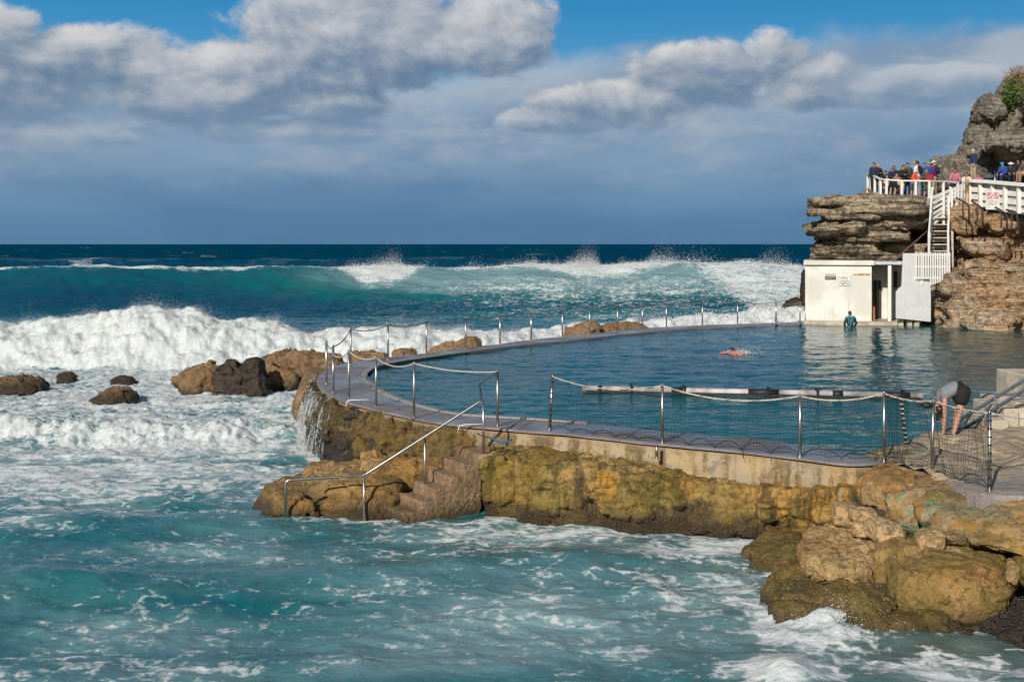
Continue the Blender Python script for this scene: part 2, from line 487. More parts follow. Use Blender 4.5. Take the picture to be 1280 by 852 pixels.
# white breaker running in behind the rocks
toeA = 50.5+1.2*np.sin(X/6.0)+sstep(-6, 12, X)*9.5+1.4*perlin(np.stack([X*0.12, z0, z0+3.1], 1))
dA = Y-toeA
nA = perlin(np.stack([X*0.16, z0, z0+6.6], 1)); nA2 = perlin(np.stack([X*0.55, z0, z0+8.6], 1)); nA3 = perlin(np.stack([X*1.9, z0, z0+8.9], 1))
HA = 1.60+0.42*nA+0.20*nA2+0.05*nA3+0.62*np.exp(-((X+15.5)/4.5)**2)-0.35*np.exp(-((X+8)/3.0)**2)
HA = HA*(1-0.30*sstep(-9, 0, X))*(1+0.30*sstep(4, 8, X))
profA = np.where(dA < 3.2, sstep(-0.6, 3.2, dA)**0.75, np.exp(-((dA-3.2)/3.6)**2))
amA = profA
turb = sstep(-1.5, 0.8, dA)*np.exp(-(np.clip(dA-3.2, 0, 99)/3.0)**2)
lump = fbm(np.stack([X*0.9, Y*0.9, z0+50], 1), 5, 0.62)
lump2 = 1-np.abs(fbm(np.stack([X*2.2, Y*2.2, z0+52], 1), 3, 0.6))*1.4
H += HA*amA
msk = np.nonzero((turb > 0.01) & (np.abs(X) < 45))[0]
def billow(i_, hh):
    q = np.stack([X[i_], Y[i_], hh[i_]*1.15], 1)
    a_ = .4+perlin(q*0.8+3)*1.1; b_ = .4+perlin(q*1.9+8)*1.1; c_ = 1-np.abs(perlin(q*4.7+1))*2.0; d_ = perlin(q*9.5)
    return 0.24*a_+0.16*b_+0.07*c_+0.06*d_
bl = billow(msk, H); H[msk] += turb[msk]*(bl-0.12); YSH = np.zeros_like(X); YSH[msk] -= turb[msk]*bl*0.75
# small bore in the inner surf and its foam
yb = 31.6+1.1*np.sin(X/3.5+0.5)+0.10*(X+14)
dS = Y-yb; wS = sstep(-4.0, -8.0, X)
profS = np.where(dS < 0.9, sstep(-0.25, 0.9, dS), np.exp(-((dS-0.9)/2.0)**2))
H += wS*0.34*profS*(1+0.6*nA2)
turbS = wS*sstep(-0.4, 0.2, dS)*np.exp(-(np.clip(dS-0.6, 0, 99)/1.1)**2)
H += turbS*(0.10*lump+0.06*lump2)
surf = sstep(27, 33, Y)*sstep(54, 50, Y)*sstep(1.0, -4.0, X-1.0)
H += surf*(0.09*lump+0.05*lump2)
# small swell lines in the sheltered water in front
H += 0.16*np.exp(-((Y-19.3-0.12*X+0.5*nA)/0.8)**2)*sstep(4, 0, X)+0.11*np.exp(-((Y-22.3+0.06*X)/0.7)**2)*sstep(-3, -6, X)
# splash mound against the low rocks at right
H += blob(X, Y, 1035, 782, 50, 22, 0.17)*(1+0.8*lump)+blob(X, Y, 985, 845, 30, 14, 0.2)+blob(X, Y, 800, 742, 40, 10, 0.12)
Z = SEA+H
Z = np.where(sd < 0.6, SEA-0.25+(Z-SEA+0.25)*sstep(-0.9, 0.6, sd), Z)
Z = np.where(sd < -0.9, SEA-0.25, Z)
Z = np.where((Y > 56) & (X > 15.5) & (Y < 80), np.minimum(Z, SEA+0.2), Z)
# --- foam density
FO = np.zeros_like(X)
FO += 1.25*sstep(-0.9, 0.0, dA)*np.exp(-(np.clip(dA-4.2, 0, 99)/2.0)**2)
FO = np.maximum(FO, surf*(0.62+0.10*nA2))
FO = np.maximum(FO, (0.85+.3*nA)*turbS)
FO = np.maximum(FO, wS*0.62*sstep(-3.2, -0.2, dS)*sstep(3, 0, dS))
cr = np.exp(-((dB-0.6)/1.9)**2)
brk = np.clip(1.1*np.exp(-((X+12)/3.2)**2)+0.9*np.exp(-((X-6.0)/9.5)**2)+0.55*np.exp(-((X+30)/9)**2)+0.9*np.exp(-((X+46.5)/3)**2)+0.35+0.45*perlin(np.stack([X*0.12, z0, z0+77], 1)), 0, 1.2)
FO = np.maximum(FO, cr*brk)
# the lip spilling down the face where it breaks
sp = sstep(-9.5*np.clip(1.1*np.exp(-((X+12)/3.4)**2)+0.75*np.exp(-((X-8.5)/7.5)**2), 0.02, 1), 0.5, dB)*(dB < 1.5)
FO = np.maximum(FO, 1.05*sp*np.clip(1.3*np.exp(-((X+12)/4)**2)+1.1*np.exp(-((X-7.5)/8.5)**2), 0, 1))
FO = np.maximum(FO, 0.66*sstep(12, 19, X+0.25*(dB))*sstep(-34, -16, dB)*sstep(14, 2, dB))
FO = np.maximum(FO, 0.34*sstep(-34, -24, dB)*sstep(-2, -12, dB)*sstep(-30, 8, X))
FO = np.maximum(FO, 0.42*sstep(-20, -8, dB)*sstep(0, -6, dB)*sstep(-16, 0, X))
wc = perlin(np.stack([X*0.05, Y*0.02, z0+61], 1))
FO = np.maximum(FO, far*np.clip(sstep(0.55, 0.80, wc+0.35*chop(14, 5, 63.0)-0.05), 0, 1)*0.72)
FO = np.maximum(FO, 0.85*np.exp(-((dC-1)/1.6)**2)*sstep(0.05, 0.4, perlin(np.stack([X*0.05, z0, z0+71], 1))))
for b in [(60,600,400,30,.66),(250,590,220,26,.60),(150,560,300,22,.72),(30,640,200,16,.55),(0,655,160,20,.36),(470,645,120,10,.62),(700,668,230,20,.58),(900,690,120,22,.72),(620,655,160,9,.5),
          (700,735,140,30,.44),(860,745,120,30,.55),(1010,790,80,38,.86),(1060,765,55,26,1.1),(980,842,70,22,.9),(1180,830,130,28,.66),(800,820,90,24,.42),
          (60,835,190,30,.44),(250,760,120,16,.30),(250,835,120,24,.42),(500,700,160,10,.28),(540,790,120,18,.30),(1010,725,60,26,.62),(950,690,45,12,.7),
          (640,720,60,14,.40),(480,745,200,14,.28),(360,640,60,8,.5)]:
    FO = np.maximum(FO, blob(X, Y, *b))
FO = np.maximum(FO, 0.24*near)
FO = np.maximum(FO, 0.75*np.exp(-(np.clip(sd-0.3, 0, 9)/0.7)**2)*(X < 6)*(Y < 60))
FO = FO+0.10*nz(0.30, 0.55, 90.0, 3)*sstep(70, 40, Y)
# --- aeration: deep blue 0 ... milky green 1
AE = 0.10+0.0*X
AE = np.maximum(AE, 0.78*sstep(-60, -10, X)*np.exp(-(np.abs(dB+2.5)/8.5)**2)*sstep(-34, -4, X)+0.30*np.exp(-(np.abs(dB+2)/7.0)**2))
AE = np.maximum(AE, 0.35*sstep(105, 85, Y)); AE = np.maximum(AE, 0.60*sstep(-30, 14, X)*sstep(108, 92, Y))
AE = np.maximum(AE, 0.66*sstep(60, 40, Y))
for b in [(640,790,480,70,1.0),(200,790,300,50,.95),(100,700,300,26,.62),(760,690,160,26,.85),(60,590,300,30,.9),(230,560,250,26,.95),(500,830,240,40,.88),(900,720,150,40,.82),(250,480,300,40,.9)]:
    AE = np.maximum(AE, blob(X, Y, *b))
AE = np.clip(AE+0.16*nz(0.22, 0.5, 95.0, 3)*sstep(120, 60, Y), 0, 1)
SD = np.zeros_like(X)
for b in [(1200,820,190,32,1.0),(1080,775,90,26,.8),(1000,720,70,34,.75),(860,690,120,14,.35),(640,690,90,8,.3)]:
    SD = np.maximum(SD, blob(X, Y, *b))
nr = len(rows); print('sea rows', nr)
ii = np.arange(nr*NC).reshape(nr, NC)
quads = np.stack([ii[:-1, :-1], ii[:-1, 1:], ii[1:, 1:], ii[1:, :-1]], -1).reshape(-1, 4)
V = np.stack([X, Y+YSH, Z], 1)
me = mesh_from('sea', V, quads)
for nm, arr in (('foam', FO), ('aer', AE), ('sand', SD)):
    at = me.attributes.new(nm, 'FLOAT', 'POINT'); at.data.foreach_set('value', np.clip(arr, 0, 1.5).astype(np.float32))
m, h, b = mat_new('sea_water'); p = h.pos()
foam = h.attr('foam'); aer = h.attr('aer'); sand = h.attr('sand')
xs, ys, zs = h.sep(p)
dcol = h.noise(p, 0.9, 3, 0.5, color=True)
warp = h.vadd(p, dcol, 0.9)
warp2 = h.vadd(p, h.noise(p, 3.2, 3, 0.5, color=True), 0.35)
l1 = 1.0-(h.noise(h.scale(warp, (1.05, 1.45, 1)), 1.0, 3, 0.55)-0.5).abs()*11.0
l2 = 1.0-(h.noise(h.scale(warp2, (3.4, 4.2, 1)), 1.0, 3, 0.55)-0.5).abs()*9.0
l3 = h.noise(h.scale(warp, (0.35, 0.6, 1)), 1.0, 5, 0.62)
vr = h.voro(warp2, 2.6, 'DISTANCE_TO_EDGE')
lace = (l1.mx(0.0)*0.50+l2.mx(0.0)*0.36+(l3-0.5)*1.1+(1.0-vr*4.0).mx(0.0)*0.16)
fm = (lace*0.78+foam*1.30-0.86+(h.noise(p, 9.0, 4, .65)-0.5)*0.45-ys.sm(75.0, 260.0)*0.33)
fmask = fm.sm(-0.03, 0.36)*ys.sm(180.0, 700.0, 0.92, 0.5)
soft = (foam*1.3+(l3-0.5)*1.6+aer*0.3-0.45).sm(0.0, 1.0)*ys.sm(80.0, 260.0, 0.72, 0.02)      # milky film of fine bubbles under the surface
deep = (0.001, 0.052, 0.105); mid = (0.004, 0.118, 0.140); milk = (0.150, 0.275, 0.298)
c1 = h.mix(aer.sm(0.05, 0.55), deep, mid); c2 = h.mix(aer.sm(0.5, 1.0), c1, milk)
c2 = h.mix(sand*0.75, c2, (0.075, 0.075, 0.05))
c3 = h.mix(soft, c2, (0.36, 0.50, 0.50))
fn = h.noise(p, 5.0, 6, 0.7)
fcol = h.mix(fn.sm(.3, .7), (0.52, 0.57, 0.59), (0.72, 0.73, 0.72))
setin(h, b, 'Base Color', h.mix(fmask, c3, fcol))
setin(h, b, 'Roughness', fmask.sm(0, 1, 0.13, 0.75)); b.inputs['IOR'].default_value = 1.33
setin(h, b, 'Specular IOR Level', fmask.sm(0, 1, 0.42, 0.15)*ys.sm(60.0, 260.0, 1.0, 0.0))
w1 = h.noise(h.scale(p, (0.8, 1.5, 1)), 1.6, 5, 0.6, 0.4); w2 = h.noise(h.scale(p, (0.10, 0.22, 1)), 1.0, 6, 0.62, 0.3)
nb = h.bump(w1+h.noise(h.scale(p, (3.5, 6.5, 1)), 1.5, 3, .6)*0.30, 0.65, 0.08)
farw = ys.sm(60.0, 200.0)
n2 = h.node('ShaderNodeBump'); h.nt.links.new(w2.v, n2.inputs['Height']); h.nt.links.new(nb, n2.inputs['Normal'])
h.nt.links.new((farw*0.9).v, n2.inputs['Strength']); n2.inputs['Distance'].default_value = 1.6
n3 = h.bump(h.noise(p, 4.5, 5, 0.7)*foam, 0.55, 0.14, n2.outputs[0])
h.nt.links.new(n3, b.inputs['Normal'])
sea = link('sea', me, m, None, (0, 0, 0)); tag(sea, kind='structure')
sea['label'] = 'blue green sea with breaking surf, swirling foam and a big green wave'
# --- spray thrown up by the breakers (countless droplets)
def droplets(C, R, name, mat, label):
    o = np.array([(1,1,1),(1,-1,-1),(-1,1,-1),(-1,-1,1)], float)*.75
    V = (C[:, None, :]+o[None]*R[:, None, None]).reshape(-1, 3)
    t = np.array([(0,1,2),(0,3,1),(0,2,3),(1,3,2)])
    Fc = (t[None]+(np.arange(len(C))*4)[:, None, None]).reshape(-1, 3)
    ob = link(name, mesh_from(name, V, Fc), mat, None, (0, 0, 0)); return tag(ob, label, None, None, 'stuff')
m, h, b = mat_new('spray'); b.inputs['Base Color'].default_value = (.85, .87, .88, 1); b.inputs['Roughness'].default_value = .6
pass
M_SPRAY = m
def spray_on(mask, n, hgt, seed, clump=0.5, r0=0.006, r1=0.05):
    rg = np.random.default_rng(seed)
    w = mask.copy(); w[w < 0.02*w.max()] = 0; w = w/w.sum()
    k = rg.choice(len(w), size=n, p=w)
    base = V[k]; cl = sstep(-0.1, 0.6, perlin(np.stack([base[:, 0]*clump, base[:, 1]*0.3, np.full(n, 3.3)], 1)))
    t = rg.exponential(0.36, n)*hgt*(0.15+cl)
    C = base+np.stack([rg.normal(0, .10, n)+0.25*t, rg.normal(0, .15, n), t-0.05], 1)
    return C, r0+(r1-r0)*rg.random(n)**3*np.exp(-t)
area = np.gradient(YY, axis=0).ravel()*(YY*(tx[1]-tx[0])).ravel()
mk = area*np.exp(-((dA-3.0)/0.9)**2)*(sd > 0.8)*(np.abs(X) < 34)
C1, R1 = spray_on(mk, 130000, 0.55, 1, 0.5, .003, .014)
mk = area*np.clip(turb, 0, 1)*np.exp(-((dA-2.0)/1.6)**2)*(sd > 0.8)*(np.abs(X) < 34)
C6, R6 = spray_on(mk, 80000, 0.20, 16, 0.9, .004, .015)
mk = area*np.exp(-((dB-0.3)/1.2)**2)*(0.55*np.exp(-((X-7.0)/6.5)**2)+0.35*np.exp(-((X+12)/2.5)**2)+0.12*np.exp(-((X-24)/5)**2))
C2, R2 = spray_on(mk, 45000, 1.5, 2, 0.35, 0.010, 0.05)
mk = area*turbS; C3, R3 = spray_on(mk, 3000, 0.25, 3, 1.0, 0.004, 0.018)
mk = area*blob(X, Y, 1045, 778, 42, 14); C4, R4 = spray_on(mk, 5000, 0.32, 4, 3.0, 0.002, 0.012)
c_ = P(1000, 400, SEA); mk = area*((X > 8) & (X < 14.6))*np.exp(-((Y-62)/1.5)**2); C5, R5 = spray_on(mk, 5000, 1.0, 5)
droplets(np.concatenate([C1, C3, C5, C6]), np.concatenate([R1, R3, R5, R6]), 'sea_spray', M_SPRAY, 'white spray flying off the breaker behind the rocks')
droplets(C2, R2, 'sea_spray', M_SPRAY, 'white spray blown up from the crest of the big green wave')
droplets(C4, R4, 'sea_spray', M_SPRAY, 'splash of white water against the low rocks in front')
del V, X, Y, XX, YY
# ------------------------------------------------------------------ pool deck, wall, water
def wet_concrete(name, col, col2, wet=True):
    m, h, b = mat_new(name); p = h.pos()
    n = h.noise(p, 1.3, 6, 0.62); n2 = h.noise(p, 14.0, 4, 0.6); n3 = h.noise(p, 0.5, 3, 0.5)
    c = h.mix(n.sm(.32, .68), col, col2); c = h.mix(n2.sm(.45, .75)*0.35, c, tuple(q*0.55 for q in col))
    setin(h, b, 'Base Color', c)
    if wet: setin(h, b, 'Roughness', (n3.sm(.42, .6)*0.42+0.16)+n2*0.1)
    else: b.inputs['Roughness'].default_value = 0.85
    setin(h, b, 'Normal', h.bump(n2+n*0.6, 0.25, 0.015)); return m
M_DECK = wet_concrete('wet_concrete', (0.17, 0.155, 0.165), (0.26, 0.235, 0.235))
# retaining wall: pale cement, rust and algae runs
m, h, b = mat_new('old_cement_wall'); p = h.pos(); xs, ys, zs = h.sep(p)
runs = h.noise(h.scale(p, (2.6, 2.6, 0.35)), 1.0, 5, 0.6); n = h.noise(p, 1.1, 5, 0.6); sp = h.noise(p, 16, 4, 0.65)
c = h.mix(n.sm(.35, .65), (0.33, 0.29, 0.22), (0.42, 0.30, 0.15))
c = h.mix(runs.sm(.44, .58)*0.85, c, (0.22, 0.135, 0.035)); c = h.mix((runs*0.7+sp*0.45).sm(.56, .68)*0.8, c, (0.085, 0.07, 0.045)); c = h.mix(h.noise(p, 3.3, 5, .7).sm(.54, .62)*.6, c, (0.14, 0.11, 0.075)); c = h.mix((xs*-1.0+n*2.0).sm(0.5, 2.6)*.7, c, (0.10, 0.085, 0.065))
c = h.mix((zs+n*0.10).sm(-0.14, 0.0)*0.75, c, (0.30, 0.20, 0.10))
setin(h, b, 'Base Color', c); b.inputs['Roughness'].default_value = 0.8
setin(h, b, 'Normal', h.bump(sp+n, 0.6, 0.03)); M_WALL = m
NWL = 0
def strip(loops, closed=False):
    """loops: list of equal length point lists -> verts, quads between neighbours"""
    n = len(loops[0]); V = np.concatenate([np.array(l) for l in loops]); Fq = []
    for a in range(len(loops)-1):
        for i in range(n-1):
            Fq.append((a*n+i, a*n+i+1, (a+1)*n+i+1, (a+1)*n+i))
    return V, Fq
WOr = WO.copy(); WIr = WI.copy()
n = len(WOr); t = np.linspace(0, 1, n)
def nrm2(L):
    d = np.gradient(L[:, :2], axis=0); d /= np.linalg.norm(d, axis=1)[:, None]; return np.stack([d[:, 1], -d[:, 0]], 1)
nout = -nrm2(WOr)     # fixed below to point away from the pool
cen = np.array([4.0, 35.0]); s_ = np.sign(((WOr[:, :2]-cen)*nout).sum(1)); 
if s_.mean() < 0: nout = -nout
def off(L, k, z): r = L.copy(); r[:, :2] += nout*k; r[:, 2] = z; return r
# deck: outer lip, outer edge, inner edge, down into the water; a low kerb line of pale stone at the water
mid = WOr*0.5+WIr*0.5
Vd, Fd = strip([off(WOr, 0.012, -0.045), off(WOr, 0.012, -0.015), off(WOr, -0.02, 0.0), mid, WIr, WIr+np.array([0, 0, -0.3])])
wob = perlin(Vd*np.array([1.2, 1.2, 1.0])+3)*0.012; Vd[:, 2] += wob
deck = link('pool_deck', mesh_from('pool_deck', Vd, Fd, False), M_DECK, None, (0, 0, 0)); tag(deck, 'wet grey concrete walkway round the ocean pool', kind='structure')
# wall under it
WB = -0.62
pts = resample(WOr, 0.08)
_k = np.arange(len(pts)); nn = -nrm2(pts)
if ((pts[:, :2]-cen)*nn).sum(1).mean() < 0: nn = -nn
def offp(k, z): r = pts.copy(); r[:, :2] += nn*(k if np.isscalar(k) else k[:, None]); r[:, 2] = z; return r
lay = []
for z_ in np.arange(-0.08, -2.0, -0.07):
    q = offp(0.0, z_); k = 0.035*fbm(q*2.2, 4)+0.02*fbm(q*9, 3)-0.02+0.02*(z_ < -0.25)+0.10*max(0, -z_-0.9)
    q[:, :2] += nn*k[:, None]; lay.append(q)
Vw, Fw = strip([offp(-0.25, -0.085)]+lay)
root = thing('pool_wall', 'long curved cement retaining wall stained with rust and algae round the ocean pool', 'wall', P(800, 553)); wl = link('wall_face', mesh_from('wall_face', Vw-np.array(root['_o']), Fw, True), M_WALL, root)
# pale coping patches along the water edge
mb = MB()
for a_, b_ in ((36, 110),):
    seg = WIr[a_:b_]
    for i in range(0, len(seg)-3, 3):
        p0, p1 = seg[i], seg[i+3]; mb.beam(p0+(0, 0, .0), p1+(0, 0, .0), 0.16, 0.05, 0.01)
mb.build('coping_edge', plain('pale_coping', (0.30, 0.29, 0.27), 0.6, bump=.4), root)
# pool water
m, h, b = mat_new('pool_water'); p = h.pos(); xs, ys, zs = h.sep(p)
n = h.noise(h.scale(p, (0.5, 0.8, 1)), 0.5, 3, .5)
dpt = h.noise(p, 0.12, 2, .5)
c = h.mix(n.sm(.3, .7), (0.0005, 0.058, 0.090), (0.001, 0.086, 0.108)); c = h.mix((ys.sm(36., 24.)*0.9+(dpt-.5)*.5).mx(0.0).mn(1.0), c, (0.010, 0.125, 0.150))
grn = xs.sm(13.0, 19.0)*(ys.sm(36.0, 50.0)); c = h.mix(grn*0.65, c, (0.02, 0.075, 0.055))
setin(h, b, 'Base Color', c); b.inputs['Roughness'].default_value = 0.07; b.inputs['IOR'].default_value = 1.33; b.inputs['Specular IOR Level'].default_value = 0.11
w = h.noise(h.scale(p, (1.1, 2.6, 1)), 1.5, 3, .55, 0.5); w2 = h.noise(h.scale(p, (0.5, 1.2, 1)), 0.9, 3, .5, 0.3)
setin(h, b, 'Normal', h.bump(w*0.6+w2*0.6, 0.8, 0.06)); M_POOL = m
poly = [q for q in (WOr*0.35+WIr*0.65)[::2]]+[np.array([14.2, 60.5, 0]), np.array([34, 60.5, 0]), np.array([34, 19.5, 0]), np.array([10.5, 20.4, 0]), np.array([8.2, 21.6, 0])]
from mathutils.geometry import tessellate_polygon
tri = tessellate_polygon([[Vector((q[0], q[1], 0)) for q in poly]])
PB = np.array(poly)[:, :2]
import mathutils
ys_ = [17.0]
while ys_[-1] < 61: ys_.append(ys_[-1]+max(.07, ys_[-1]**2/7900*.75))
gy_ = np.array(ys_); gx_ = np.arange(-7, 34.1, .09)
GX, GY = np.meshgrid(gx_, gy_); gi = inpoly(GX.ravel(), GY.ravel(), PB).reshape(GX.shape)
a_, b_ = GX.ravel(), GY.ravel()
def chp(lx, ly, sd_): return 1-np.abs(perlin(np.stack([a_/lx+.3*np.sin(b_/ly*.5), b_/ly, a_*0+sd_], 1)))*2.2
gz = -.055+2.3*(.011*perlin(np.stack([a_/1.3, b_/.75, a_*0+1], 1))+.006*chp(.75, .42, 2.)+.010*perlin(np.stack([a_/3, b_/1.6, a_*0+4], 1))+.0035*chp(.36, .24, 3.)-.012)
GI = np.arange(GX.size).reshape(GX.shape); ok = gi[:-1, :-1] & gi[1:, :-1] & gi[:-1, 1:] & gi[1:, 1:]
qd = np.stack([GI[:-1, :-1], GI[:-1, 1:], GI[1:, 1:], GI[1:, :-1]], -1)[ok]
us = np.unique(qd); rm = np.full(GX.size, -1); rm[us] = np.arange(len(us))
pw = link('pool_water', mesh_from('pool_water', np.stack([a_, b_, gz], 1)[us], rm[qd]), M_POOL, None, (0, 0, 0)); tag(pw, 'rippled blue green water of the ocean pool', kind='structure')
if pw.data.polygons[0].normal.z < 0: pw.data.flip_normals()

mb = MB(); rgj = random.Random(5); dd = 0
for i in range(4, len(WOr)-2):
    dd += np.linalg.norm(WOr[i]-WOr[i-1])
    if dd > 2.3:
        dd = 0; a = WOr[i]*.97+WIr[i]*.03; b_ = WIr[i]; t_ = (WOr[i+1]-WOr[i-1]); t_ /= np.linalg.norm(t_); up = np.array([0, 0, .016])
        mb.add([a-t_*.007+up, a+t_*.007+up, b_+t_*.007+up, b_-t_*.007+up], [(0, 1, 2, 3)])
o = mb.build('pool_deck', plain('dark_joint', (.08, .075, .075), .8), None, (0, 0, 0)); o['kind'] = 'structure'
# ------------------------------------------------------------------ rock
def rock_mat(name, dry, warm, dark, wet_z=None, wetcol=(0.05,0.035,0.012), green=0.0, greencol=(0.13,0.11,0.02), mussel=0.0, strata=0.0, zs=3.0, rough=0.85, patch=0.5, turq=0.0, scale=1.0, crack=0.25, alb=0.80, runs=0.0, bd=0.05, lines=0.0):
    m, h, b = mat_new(name); p = h.pos(); xs, ys, z = h.sep(p)
    big = h.noise(p, 0.55*scale, 5, 0.6, 0.4); medn = h.noise(p, 2.6*scale, 6, 0.62, 0.3); fine = h.noise(p, 22*scale, 4, 0.65)
    lay = h.noise(h.vadd(h.scale(p, (0.25, 0.25, zs)), h.noise(p, 0.7, 3, color=True), 0.6), 1.4, 5, 0.6)
    dry = tuple(q*alb for q in dry); warm = tuple(q*alb for q in warm)
    spk = h.noise(p, 9*scale, 5, .7)
    c = h.mix(big.sm(.40, .60), dry, warm)
    c = h.mix((h.noise(p, 1.5*scale, 5, .65, .8)).sm(.55, .72)*.55, c, tuple(min(1, q*1.35) for q in dry))
    c = h.mix(spk.sm(.50, .62)*.75, c, dark); c = h.mix(h.noise(p, 4.2*scale, 6, .72, .5).sm(.535, .60)*.6, c, dark); c = h.mix(h.noise(p, 30*scale, 3, .6).sm(.56, .68)*.5, c, tuple(min(1, q*1.6) for q in dry))
    c = h.mix((lay.sm(.52, .60))*strata, c, dark)
    c = h.mix((lay.sm(.46, .34))*strata*0.6, c, tuple(min(1, q*1.25) for q in dry))
    c = h.mix((medn.sm(.50, .68))*patch, c, dark)
    if runs: c = h.mix(h.noise(h.scale(p, (3.2, 3.2, 0.5)), 1.0, 5, .65).sm(.50, .60)*runs, c, (0.055, 0.042, 0.016)); c = h.mix(h.noise(h.scale(p, (5, 5, 0.6)), 1.0, 4, .6).sm(.60, .66)*runs*.7, c, (0.48, 0.37, 0.20))
    if lines:
        ln_ = h.noise(h.vadd(h.scale(p, (0.10, 0.10, zs*1.9)), h.noise(p, 0.35, 4, color=True), 0.9), 1.0, 3, 0.5)
        lnm = (ln_-0.5).abs().sm(0.028, 0.008)*lines; c = h.mix(lnm, c, tuple(q*.35 for q in dark))
    if green: c = h.mix((h.noise(p, 0.9, 4, .6, .8)+z*-0.12).sm(.50, .66)*green, c, greencol)
    if turq:
        c = h.mix(h.noise(h.vadd(h.scale(p, (0.8, 0.8, 2.2)), h.noise(p, 1.2, 3, color=True), 1.2), 1.0, 4, .6, .9).sm(.545, .60)*turq, c, (0.13, 0.30, 0.19))
        c = h.mix(h.noise(h.vadd(p, h.noise(p, 1.0, 3, color=True), 1.6), 0.8, 4, .6, .6).sm(.52, .6)*0.8, c, (0.33, 0.17, 0.03))
    ck = h.voro(h.vadd(p, h.noise(p, 2.0, 4, color=True), 0.7), 1.5*scale, 'DISTANCE_TO_EDGE').sm(0.035, 0.0)*crack
    c = h.mix(ck*medn.sm(.4, .6), c, tuple(q*0.4 for q in dark))
    rg = rough
    if wet_z is not None:
        wz = (z+(medn-.5)*0.5+(big-.5)*0.5).sm(wet_z+0.22, wet_z-0.16)
        c = h.mix(wz*0.92, c, wetcol); rg = wz.sm(0, 1, rough, 0.38)
    if mussel:
        mv = h.voro(p, 34.0, 'F1'); mm = (h.noise(p, 1.3, 4, .6)+z*-0.25).sm(.72, .86)*mussel
        c = h.mix(mm*0.9, c, (0.060, 0.048, 0.040)); c = h.mix(mm*mv.sm(.30, .12)*0.75, c, (0.34, 0.31, 0.27))
        hh = fine*0.6+medn*1.5+mv*mm*-2.2
    else: hh = fine*0.6+medn*1.5
    setin(h, b, 'Base Color', c); setin(h, b, 'Roughness', rg); b.inputs['Specular IOR Level'].default_value = 0.35
    hh = hh+ck*-.6+lay*strata*1.4+spk*1.3
    setin(h, b, 'Normal', h.bump((hh-lnm*2.5) if lines else hh, 0.95, bd/scale)); return m
M_TAN = rock_mat('tan_sandstone', (0.36,0.235,0.125), (0.29,0.175,0.085), (0.12,0.075,0.04), wet_z=-1.25, wetcol=(0.045,0.03,0.014), patch=.45)
M_SURF = rock_mat('brown_sea_rock', (0.30,0.19,0.09), (0.22,0.13,0.055), (0.05,0.038,0.028), wet_z=-1.12, wetcol=(0.03,0.022,0.013), patch=.65)
M_BLACK = rock_mat('black_wet_rock', (0.05,0.04,0.035), (0.09,0.06,0.035), (0.018,0.016,0.018), rough=.45, patch=.6)
M_OCHRE = rock_mat('ochre_shelf_rock', (0.46,0.30,0.11), (0.42,0.215,0.025), (0.10,0.062,0.02), wet_z=-1.22, wetcol=(0.085,0.055,0.018), green=.5, mussel=.6, alb=.95, runs=.75, strata=.35, patch=.5)
M_NEAR = rock_mat('gold_brown_rock', (0.44,0.275,0.11), (0.36,0.195,0.055), (0.13,0.075,0.028), alb=.95, wet_z=-1.36, wetcol=(0.06,0.04,0.016), green=.55, patch=.35, strata=.15, crack=.25)
M_NEARTAN = rock_mat('tan_boulder', (0.50,0.345,0.17), (0.42,0.26,0.10), (0.15,0.09,0.04), wet_z=-1.36, wetcol=(0.06,0.04,0.016), green=.2, patch=.3, strata=.1, crack=.2, alb=.95)
M_BLOCK = rock_mat('tan_block', (0.54,0.38,0.20), (0.46,0.29,0.13), (0.16,0.10,0.05), green=.3, patch=.3, alb=.95)
M_NEARWET = rock_mat('wet_low_rock', (0.30,0.185,0.065), (0.34,0.19,0.05), (0.07,0.045,0.022), wet_z=-1.40, wetcol=(0.055,0.036,0.016), green=.6, mussel=.35, patch=.5, rough=.5)
M_MUSSEL = rock_mat('mussel_covered_rock', (0.14,0.10,0.06), (0.11,0.075,0.04), (0.04,0.03,0.025), mussel=1.0, green=.3, wet_z=-1.1, wetcol=(.035,.028,.02))
M_BANK = rock_mat('painted_bank_rock', (0.40,0.30,0.18), (0.44,0.24,0.06), (0.14,0.09,0.04), wet_z=-1.0, green=.4, turq=.9, alb=.95, strata=.5, patch=.35, zs=2.0)
M_CLIFF = rock_mat('grey_tan_cliff', (0.46,0.37,0.26), (0.32,0.25,0.17), (0.085,0.070,0.055), strata=.7, patch=.4, scale=0.5, zs=2.6, alb=1.35, bd=.13, lines=.6)
M_CLIFF2 = rock_mat('pink_tan_cliff', (0.56,0.44,0.31), (0.48,0.29,0.15), (0.09,0.072,0.06), strata=.25, patch=.35, scale=0.42, alb=1.35, bd=.13, lines=.2)
M_CLIFF3 = rock_mat('grey_cliff', (0.32,0.285,0.235), (0.27,0.23,0.18), (0.075,0.07,0.068), strata=.3, patch=.45, scale=0.5, alb=1.3, bd=.13, lines=.2)

